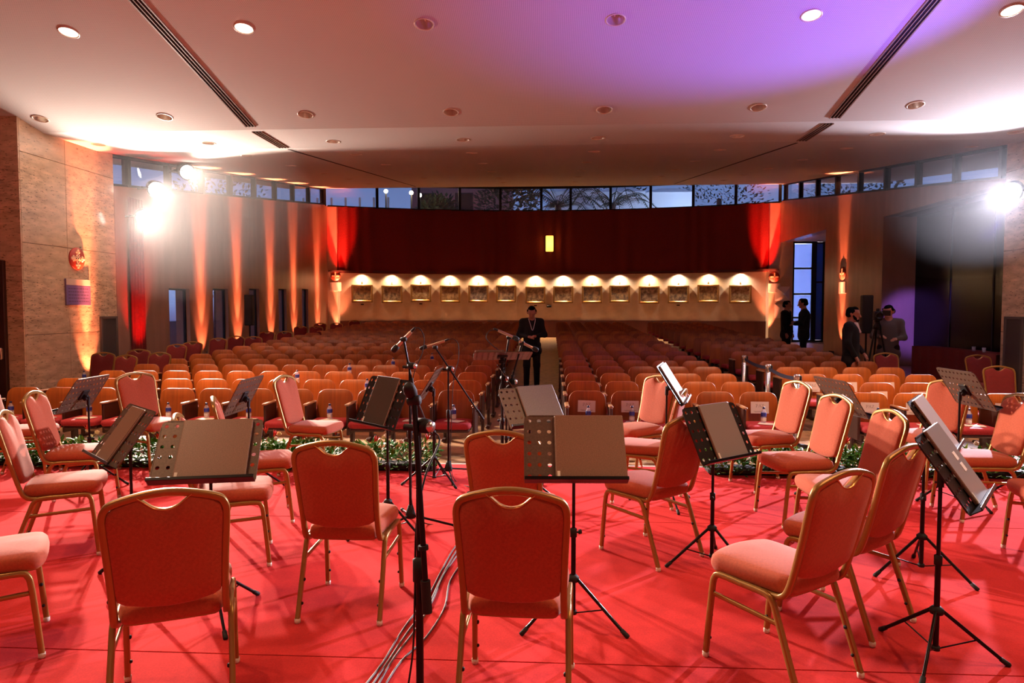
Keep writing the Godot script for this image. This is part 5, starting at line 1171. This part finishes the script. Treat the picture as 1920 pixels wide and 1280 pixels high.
	for i in 4:
		var pts := []; var k := 0
		for q in runs[i]: pts.append(P(q[0] + 0.008 * sin(k * 2.1 + i), 0.0055, q[1])); k += 1
		cord("floor_cable", pts, 0.0052, grey, "grey audio cable winding over the carpet, %s from the middle chair" % ORD[i], "audio cables on the carpet")

# ---------------------------------------------------------------- flowers along the stage edge
func build_flowers():
	var spots := [[-5.55, "at the window end of the stage edge"], [-4.75, "beneath the cut off chair at the window side"], [-3.95, "under the stand seen from behind, window side"], [-3.15, "between the steep stand and the wide stand"], [-2.4, "behind the edge-on chair"], [-1.55, "behind the square red chair back"], [1.95, "behind the shiny tilted stand"], [2.62, "with cream roses behind the orange chair"], [3.25, "between the pink back and the orange chair"], [4.35, "behind the sheen-painted folder stand"], [5.1, "at the alcove end of the stage edge"]]
	var lily := flat(Color(0.80, 0.22, 0.20), 0.5); var cream := flat(Color(0.90, 0.84, 0.66), 0.6); var white := flat(Color(0.9, 0.88, 0.82), 0.6)
	for i in spots.size():
		var rng := RandomNumberGenerator.new(); rng.seed = 300 + i
		var t := thing("flower_border", "low bank of glossy leaves and blooms " + spots[i][1], "flowers", P(spots[i][0], 0, 6.68), 0.0, "flower border along the stage edge")
		var st := new_st(); st.set_smooth_group(-1)
		for k in 620:
			var u := rng.randf_range(-1, 1); var v := rng.randf_range(-1, 1)
			var h := 0.33 * (1.0 - 0.55 * v * v) * (1.0 - 0.12 * u * u)
			var base := Vector3(u * 0.44, h * pow(rng.randf(), 0.6) * 0.82, v * 0.17)
			var dv := (Vector3(u * 0.5, rng.randf_range(0.0, 1.2), v * 1.4 + rng.randf_range(-0.4, 0.6)) + Vector3(rng.randf_range(-0.7, 0.7), 0, rng.randf_range(-0.5, 0.5))).normalized()
			if base.y + dv.y * 0.1 < 0.01: dv.y = absf(dv.y)
			var g := rng.randf_range(0.55, 1.5); var yel := rng.randf_range(0.0, 1.0)
			leaf_quad(st, base, dv * rng.randf_range(0.055, 0.11), dv.cross(Vector3(rng.randf_range(-0.5, 0.5), 1, 0.3)).normalized(), rng.randf_range(0.012, 0.022), Color((0.03 + 0.10 * yel * yel) * g, (0.12 + 0.05 * yel) * g, 0.02 * g), Vector3(0, -0.01, 0))
		var fo := obj("foliage", st, M.leaf, t); fo.set_meta("kind", "stuff")
		st = new_st(); box(st, Vector3(0, 0.035, 0), Vector3(0.84, 0.07, 0.2), 0.02); obj("tray", st, M.rubber, t)
		for k in 5:
			var fp := Vector3(rng.randf_range(-0.4, 0.4), rng.randf_range(0.27, 0.34), rng.randf_range(-0.04, 0.12)); var red := k < 2
			st = new_st(); st.set_smooth_group(0)
			var up := Vector3(rng.randf_range(-0.5, 0.5), 1.0, rng.randf_range(-0.2, 0.6)).normalized(); var xf := aim(fp, up)
			st.set_smooth_group(-1)
			if red:
				for p in 6:
					var a := TAU * p / 6; var o := xf.basis * Vector3(cos(a), 0, sin(a)); st.set_color(Color.WHITE)
					leaf_quad(st, fp, up * 0.075 + o * 0.022, o.cross(up), 0.011, Color.WHITE, o * 0.012)
			else:
				for ring in 3:
					for p in 5:
						var a := TAU * (p + ring * 0.5) / 5; var o := xf.basis * Vector3(cos(a), 0, sin(a))
						leaf_quad(st, fp + o * 0.006, up * (0.03 + 0.008 * ring) + o * (0.028 - 0.008 * ring), o.cross(up), 0.014, Color.WHITE, -o * 0.006)
			obj("bloom", st, lily if red else (cream if i in [1, 7, 8] or k == 3 else white), t)

# ---------------------------------------------------------------- people
# a field of tapered capsules blended together and meshed as surface nets
func figure(bones: Array, cell: float, blend: float) -> SurfaceTool:
	var lo := Vector3.ONE * 1e9; var hi := -lo
	for b in bones:
		var r: float = maxf(b[2], b[3]) * maxf(1.0, b[4] if b.size() > 4 else 1.0) + 2.5 * cell
		for p in [b[0], b[1]]: lo = lo.min(p - Vector3.ONE * r); hi = hi.max(p + Vector3.ONE * r)
	var nx := int((hi.x - lo.x) / cell) + 2; var ny := int((hi.y - lo.y) / cell) + 2; var nz := int((hi.z - lo.z) / cell) + 2
	var f := PackedFloat32Array(); f.resize(nx * ny * nz); f.fill(1.0)
	for b in bones:
		var a: Vector3 = b[0]; var c: Vector3 = b[1]; var ra: float = b[2]; var rb: float = b[3]; var wide: float = b[4] if b.size() > 4 else 1.0
		var rr := maxf(ra, rb) * maxf(1.0, wide) + blend + 1.5 * cell
		var b0 := (a.min(c) - Vector3.ONE * rr - lo) / cell; var b1 := (a.max(c) + Vector3.ONE * rr - lo) / cell
		var ac := c - a; var l2 := maxf(ac.length_squared(), 1e-9)
		for z in range(maxi(0, int(b0.z)), mini(nz, int(b1.z) + 2)):
			for y in range(maxi(0, int(b0.y)), mini(ny, int(b1.y) + 2)):
				var at := (z * ny + y) * nx
				for x in range(maxi(0, int(b0.x)), mini(nx, int(b1.x) + 2)):
					var p := lo + Vector3(x, y, z) * cell
					var t := clampf((p - a).dot(ac) / l2, 0.0, 1.0); var dv := p - a - ac * t
					dv.x /= wide
					var d := dv.length() - lerpf(ra, rb, t); var o := f[at + x]
					var h := maxf(blend - absf(d - o), 0.0) / blend
					f[at + x] = minf(d, o) - h * h * blend * 0.25
	var st := new_st(); var ids := {}; var vs := PackedVector3Array()
	for z in nz - 1:
		for y in ny - 1:
			for x in nx - 1:
				var i := (z * ny + y) * nx + x; var m := 0; var sum := Vector3.ZERO; var n := 0
				var v := [f[i], f[i + 1], f[i + nx], f[i + nx + 1], f[i + nx * ny], f[i + nx * ny + 1], f[i + nx * ny + nx], f[i + nx * ny + nx + 1]]
				for k in 8: m |= int(v[k] < 0.0) << k
				if m == 0 or m == 255: continue
				for e in [[0, 1], [2, 3], [4, 5], [6, 7], [0, 2], [1, 3], [4, 6], [5, 7], [0, 4], [1, 5], [2, 6], [3, 7]]:
					var va: float = v[e[0]]; var vb: float = v[e[1]]
					if (va < 0.0) == (vb < 0.0): continue
					var w := va / (va - vb); var q: int = e[0]; var q2: int = e[1]
					sum += Vector3(q & 1, (q >> 1) & 1, q >> 2).lerp(Vector3(q2 & 1, (q2 >> 1) & 1, q2 >> 2), w); n += 1
				ids[i] = vs.size(); vs.append(lo + (Vector3(x, y, z) + sum / n) * cell)
	for i in ids:
		var z: int = i / (nx * ny); var y: int = (i / nx) % ny; var x: int = i % nx
		for ax in 3:
			var step: int = [1, nx, nx * ny][ax]; var u: int = [nx, nx * ny, 1][ax]; var w: int = [nx * ny, 1, nx][ax]
			if [y, z, x][ax] == 0 or [z, x, y][ax] == 0: continue
			var s0 := f[i] < 0.0; var s1 := f[i + step] < 0.0
			if s0 == s1: continue
			if not (ids.has(i - u) and ids.has(i - w) and ids.has(i - u - w)): continue
			var q := [vs[ids[i]], vs[ids[i - u]], vs[ids[i - u - w]], vs[ids[i - w]]]
			if s0: quad(st, q[3], q[2], q[1], q[0])
			else: quad(st, q[0], q[1], q[2], q[3])
	return st

# a standing man; arms: [elbow, wrist] for the image-left (x<0) and image-right side, in the figure's own axes (facing +z)
func man(at: Vector3, turn: float, label: String, h: float, head_tip: float, head_turn: float, arms: Array, top: Material, legs_mat: Material, lanyard: Material, open_collar: bool, beard := false):
	var t := thing("person", label, "person", at, turn); var s := h / 1.75
	var v := func(x: float, y: float, z: float) -> Vector3: return Vector3(x, y, z) * s
	var hb := Basis(Vector3.UP, head_turn) * Basis(Vector3.RIGHT, head_tip); var nk: Vector3 = v.call(0, 1.46, 0.0)
	var hd := func(x: float, y: float, z: float) -> Vector3: return nk + hb * (Vector3(x, y, z) * s)
	var sh := [v.call(-0.185, 1.40, -0.01), v.call(0.185, 1.40, -0.01)]
	var body := [[v.call(0, 0.98, 0), v.call(0, 1.34, -0.01), 0.115 * s, 0.125 * s, 1.25], [v.call(0, 1.36, -0.02), nk, 0.06 * s, 0.058 * s], [nk, hd.call(0, 0.1, 0.02), 0.056 * s, 0.055 * s]]
	var coat := [[v.call(0, 0.90, 0), v.call(0, 1.32, -0.01), 0.135 * s, 0.140 * s, 1.28], [sh[0], sh[1], 0.075 * s, 0.075 * s], [v.call(-0.1, 1.42, -0.02), v.call(0.1, 1.42, -0.02), 0.06 * s, 0.06 * s], [v.call(-0.06, 0.80, 0), v.call(0.06, 0.80, 0), 0.14 * s, 0.14 * s, 1.1]]
	for i in 2:
		var e: Vector3 = arms[i][0] * s; var w: Vector3 = arms[i][1] * s; var dv := (w - e).normalized()
		coat.append([sh[i], e, 0.062 * s, 0.050 * s]); coat.append([e, w - dv * 0.02 * s, 0.050 * s, 0.040 * s])
		body.append([sh[i], e, 0.05 * s, 0.038 * s]); body.append([e, w, 0.038 * s, 0.027 * s])
	for i in 2:
		var x: float = [-0.09, 0.09][i]
		body.append([v.call(x, 0.92, 0), v.call(x * 1.1, 0.50, 0.01), 0.085 * s, 0.055 * s]); body.append([v.call(x * 1.1, 0.50, 0.01), v.call(x * 1.15, 0.09, -0.02), 0.055 * s, 0.036 * s])
	var st := figure(body, 0.02 * s, 0.05 * s)
	# head
	var hg := [[hd.call(0, 0.165, 0.0), hd.call(0, 0.185, 0.03), 0.088 * s, 0.086 * s, 0.92], [hd.call(0, 0.09, 0.055), hd.call(0, 0.12, 0.05), 0.052 * s, 0.062 * s], [hd.call(0, 0.155, 0.115), hd.call(0, 0.118, 0.132), 0.011 * s, 0.017 * s], [hd.call(-0.03, 0.072, 0.085), hd.call(0.03, 0.072, 0.085), 0.018 * s, 0.018 * s], [hd.call(-0.04, 0.175, 0.098), hd.call(0.04, 0.175, 0.098), 0.014 * s, 0.014 * s], [hd.call(-0.088, 0.125, 0.0), hd.call(-0.092, 0.16, -0.01), 0.012 * s, 0.016 * s], [hd.call(0.088, 0.125, 0.0), hd.call(0.092, 0.16, -0.01), 0.012 * s, 0.016 * s], [nk + Vector3.DOWN * 0.02 * s, hd.call(0, 0.09, 0.0), 0.058 * s, 0.056 * s]]
	st.append_from(figure(hg, 0.008 * s, 0.02 * s).commit(), 0, Transform3D.IDENTITY)
	for i in 2:   # hands: palm, four fingers and a thumb
		var e: Vector3 = arms[i][0] * s; var w: Vector3 = arms[i][1] * s; var dv := (w - e).normalized(); var sx := -1.0 if i == 0 else 1.0
		var side := dv.cross(Vector3.UP).normalized() if absf(dv.y) < 0.9 else Vector3(0, 0, 1)
		var inn := side.cross(dv).normalized()
		var hb2 := [[w, w + dv * 0.075 * s, 0.026 * s, 0.03 * s, 1.0]]
		for k in 4:
			var b0 := w + dv * 0.085 * s + side * (k - 1.5) * 0.019 * s; var ln: float = [0.062, 0.072, 0.068, 0.052][k] * s
			var m := b0 + dv * ln * 0.5 - inn * 0.006 * s; hb2.append([b0 - dv * 0.02 * s, m, 0.0095 * s, 0.009 * s]); hb2.append([m, m + dv * ln * 0.38 - inn * ln * 0.35, 0.009 * s, 0.008 * s])
		hb2.append([w + dv * 0.03 * s + side * 0.025 * s * -sx, w + dv * 0.085 * s - side * sx * 0.05 * s - inn * 0.01 * s, 0.012 * s, 0.0095 * s])
		st.append_from(figure(hb2, 0.006 * s, 0.008 * s).commit(), 0, Transform3D.IDENTITY)
	obj("body", st, M.skin, t)
	obj("jacket", figure(coat, 0.018 * s, 0.05 * s), top, t)
	var tr := [[v.call(-0.07, 0.93, 0), v.call(0.07, 0.93, 0), 0.115 * s, 0.115 * s]]
	for i in 2:
		var x: float = [-0.095, 0.095][i]; tr.append([v.call(x, 0.90, 0), v.call(x * 1.1, 0.50, 0.01), 0.098 * s, 0.072 * s]); tr.append([v.call(x * 1.1, 0.50, 0.01), v.call(x * 1.15, 0.10, -0.015), 0.072 * s, 0.058 * s])
	obj("trousers", figure(tr, 0.02 * s, 0.035 * s), legs_mat, t)
	for i in 2:
		var x: float = [-0.11, 0.11][i]; st = figure([[v.call(x, 0.055, -0.03), v.call(x * 1.2, 0.035, 0.16), 0.05 * s, 0.036 * s], [v.call(x, 0.10, -0.025), v.call(x, 0.05, -0.03), 0.045 * s, 0.048 * s]], 0.014 * s, 0.03 * s); obj("shoe", st, M.rubber, t)
	st = figure([[hd.call(0, 0.20, -0.02), hd.call(0, 0.225, 0.035), 0.086 * s, 0.066 * s, 0.95], [hd.call(-0.05, 0.15, -0.05), hd.call(0.05, 0.15, -0.05), 0.055 * s, 0.055 * s], [hd.call(-0.086, 0.18, 0.01), hd.call(-0.08, 0.21, 0.03), 0.014 * s, 0.02 * s], [hd.call(0.086, 0.18, 0.01), hd.call(0.08, 0.21, 0.03), 0.014 * s, 0.02 * s]], 0.009 * s, 0.02 * s); obj("hair", st, M.hair, t)
	if beard:
		st = figure([[hd.call(-0.055, 0.085, 0.055), hd.call(0, 0.052, 0.092), 0.022 * s, 0.026 * s], [hd.call(0.055, 0.085, 0.055), hd.call(0, 0.052, 0.092), 0.022 * s, 0.026 * s], [hd.call(-0.075, 0.125, 0.03), hd.call(-0.055, 0.085, 0.055), 0.014 * s, 0.02 * s], [hd.call(0.075, 0.125, 0.03), hd.call(0.055, 0.085, 0.055), 0.014 * s, 0.02 * s]], 0.009 * s, 0.015 * s); obj("beard", st, M.hair, t)
	if open_collar:
		st = figure([[v.call(-0.045, 1.445, 0.07), v.call(0, 1.30, 0.142), 0.03 * s, 0.014 * s], [v.call(0.045, 1.445, 0.07), v.call(0, 1.30, 0.142), 0.03 * s, 0.014 * s]], 0.01 * s, 0.02 * s); obj("shirt_collar", st, M.shirt, t)
	if lanyard:
		st = new_st(); tube(st, catmull([v.call(-0.075, 1.47, -0.02), v.call(-0.07, 1.46, 0.06), v.call(-0.045, 1.36, 0.142), v.call(0, 1.23, 0.158), v.call(0.045, 1.36, 0.142), v.call(0.07, 1.46, 0.06), v.call(0.075, 1.47, -0.02)], 4), 0.008 * s, 0.003 * s, 6, Vector3.RIGHT); obj("lanyard", st, lanyard, t)

func build_people():
	var fy := func(d: float) -> float: return floor_y(d)
	man(P(-0.36, fy.call(14.0), 14.0), 0.12, "man in dark suit and pale lanyard in the central aisle, looking down", 1.72, 0.38, -0.1, [[Vector3(-0.27, 1.13, 0.02), Vector3(-0.09, 1.10, 0.22)], [Vector3(0.27, 1.13, 0.02), Vector3(0.06, 1.11, 0.24)]], M.suit, M.suit, M.shirt, false)
	man(P(6.52, fy.call(17.9), 17.9), -1.9, "man in dark clothes before the glazed lobby door, arms folded", 1.80, 0.1, -0.2, [[Vector3(-0.25, 1.12, 0.06), Vector3(-0.02, 1.15, 0.20)], [Vector3(0.25, 1.12, 0.06), Vector3(0.03, 1.10, 0.22)]], M.suit, M.suit, null, false)
	man(P(6.42, fy.call(18.9), 18.9), 0.9, "second man by the lobby door, half hidden behind the dark clothed one", 1.72, 0.0, 0.2, [[Vector3(-0.24, 1.12, 0.02), Vector3(-0.23, 0.86, 0.08)], [Vector3(0.24, 1.12, 0.02), Vector3(0.23, 0.86, 0.08)]], M.suit, M.suit, null, false)
	man(P(5.28, fy.call(12.25), 12.25), 0.95, "bearded man in black suit and open white collar beside the floor uplight", 1.74, 0.05, 0.1, [[Vector3(-0.25, 1.12, 0.0), Vector3(-0.20, 0.88, 0.12)], [Vector3(0.25, 1.12, 0.0), Vector3(0.20, 0.92, 0.16)]], M.suit, M.suit, null, true, true)
	man(P(6.47, fy.call(13.4), 13.4), -0.5, "man in a grey short-sleeved shirt behind the camera tripod", 1.75, 0.25, -0.3, [[Vector3(-0.26, 1.14, 0.06), Vector3(-0.12, 1.14, 0.26)], [Vector3(0.26, 1.12, 0.04), Vector3(0.14, 1.10, 0.26)]], M.grey_shirt, M.suit, null, false)
	# film camera on its tripod
	var d := 12.9; var t := thing("camera_tripod", "black video camera on a tall tripod between the standing men", "camera", P(6.02, floor_y(d), d), -0.3)
	for k in 3:
		var a := TAU * k / 3 + 0.4; var st := new_st(); rod(st, Vector3(0.05 * cos(a), 1.32, 0.05 * sin(a)), Vector3(0.32 * cos(a), 0.02, 0.32 * sin(a)), 0.018, 8); obj("leg", st, M.black_metal, t)
	var st2 := new_st(); lathe(st2, [Vector2(0, 1.28), Vector2(0.07, 1.30), Vector2(0.07, 1.36), Vector2(0.04, 1.42), Vector2(0.05, 1.46), Vector2(0, 1.46)], 14); obj("head", st2, M.black_metal, t)
	st2 = new_st(); box(st2, Vector3(0, 1.55, 0), Vector3(0.13, 0.17, 0.30), 0.02); box(st2, Vector3(0, 1.67, 0.02), Vector3(0.03, 0.03, 0.22), 0.01); box(st2, Vector3(0, 1.645, 0.11), Vector3(0.03, 0.05, 0.03), 0.008); box(st2, Vector3(0, 1.645, -0.07), Vector3(0.03, 0.05, 0.03), 0.008); obj("camera_body", st2, M.rubber, t)
	st2 = new_st(); lathe(st2, [Vector2(0, 0), Vector2(0.045, 0), Vector2(0.05, 0.08), Vector2(0.062, 0.10), Vector2(0.062, 0.16), Vector2(0.05, 0.15), Vector2(0, 0.12)], 16, aim(Vector3(0, 1.55, 0.14), Vector3(0, 0, 1))); obj("lens", st2, M.black_metal, t)
	st2 = new_st(); box(st2, Vector3(0.15, 1.60, -0.05), Vector3(0.14, 0.10, 0.02), 0.006); obj("monitor", st2, M.black_metal, t)
	st2 = new_st(); rod(st2, Vector3(0, 1.42, -0.05), Vector3(0.12, 1.28, -0.45), 0.012, 8); obj("pan_handle", st2, M.black_metal, t)
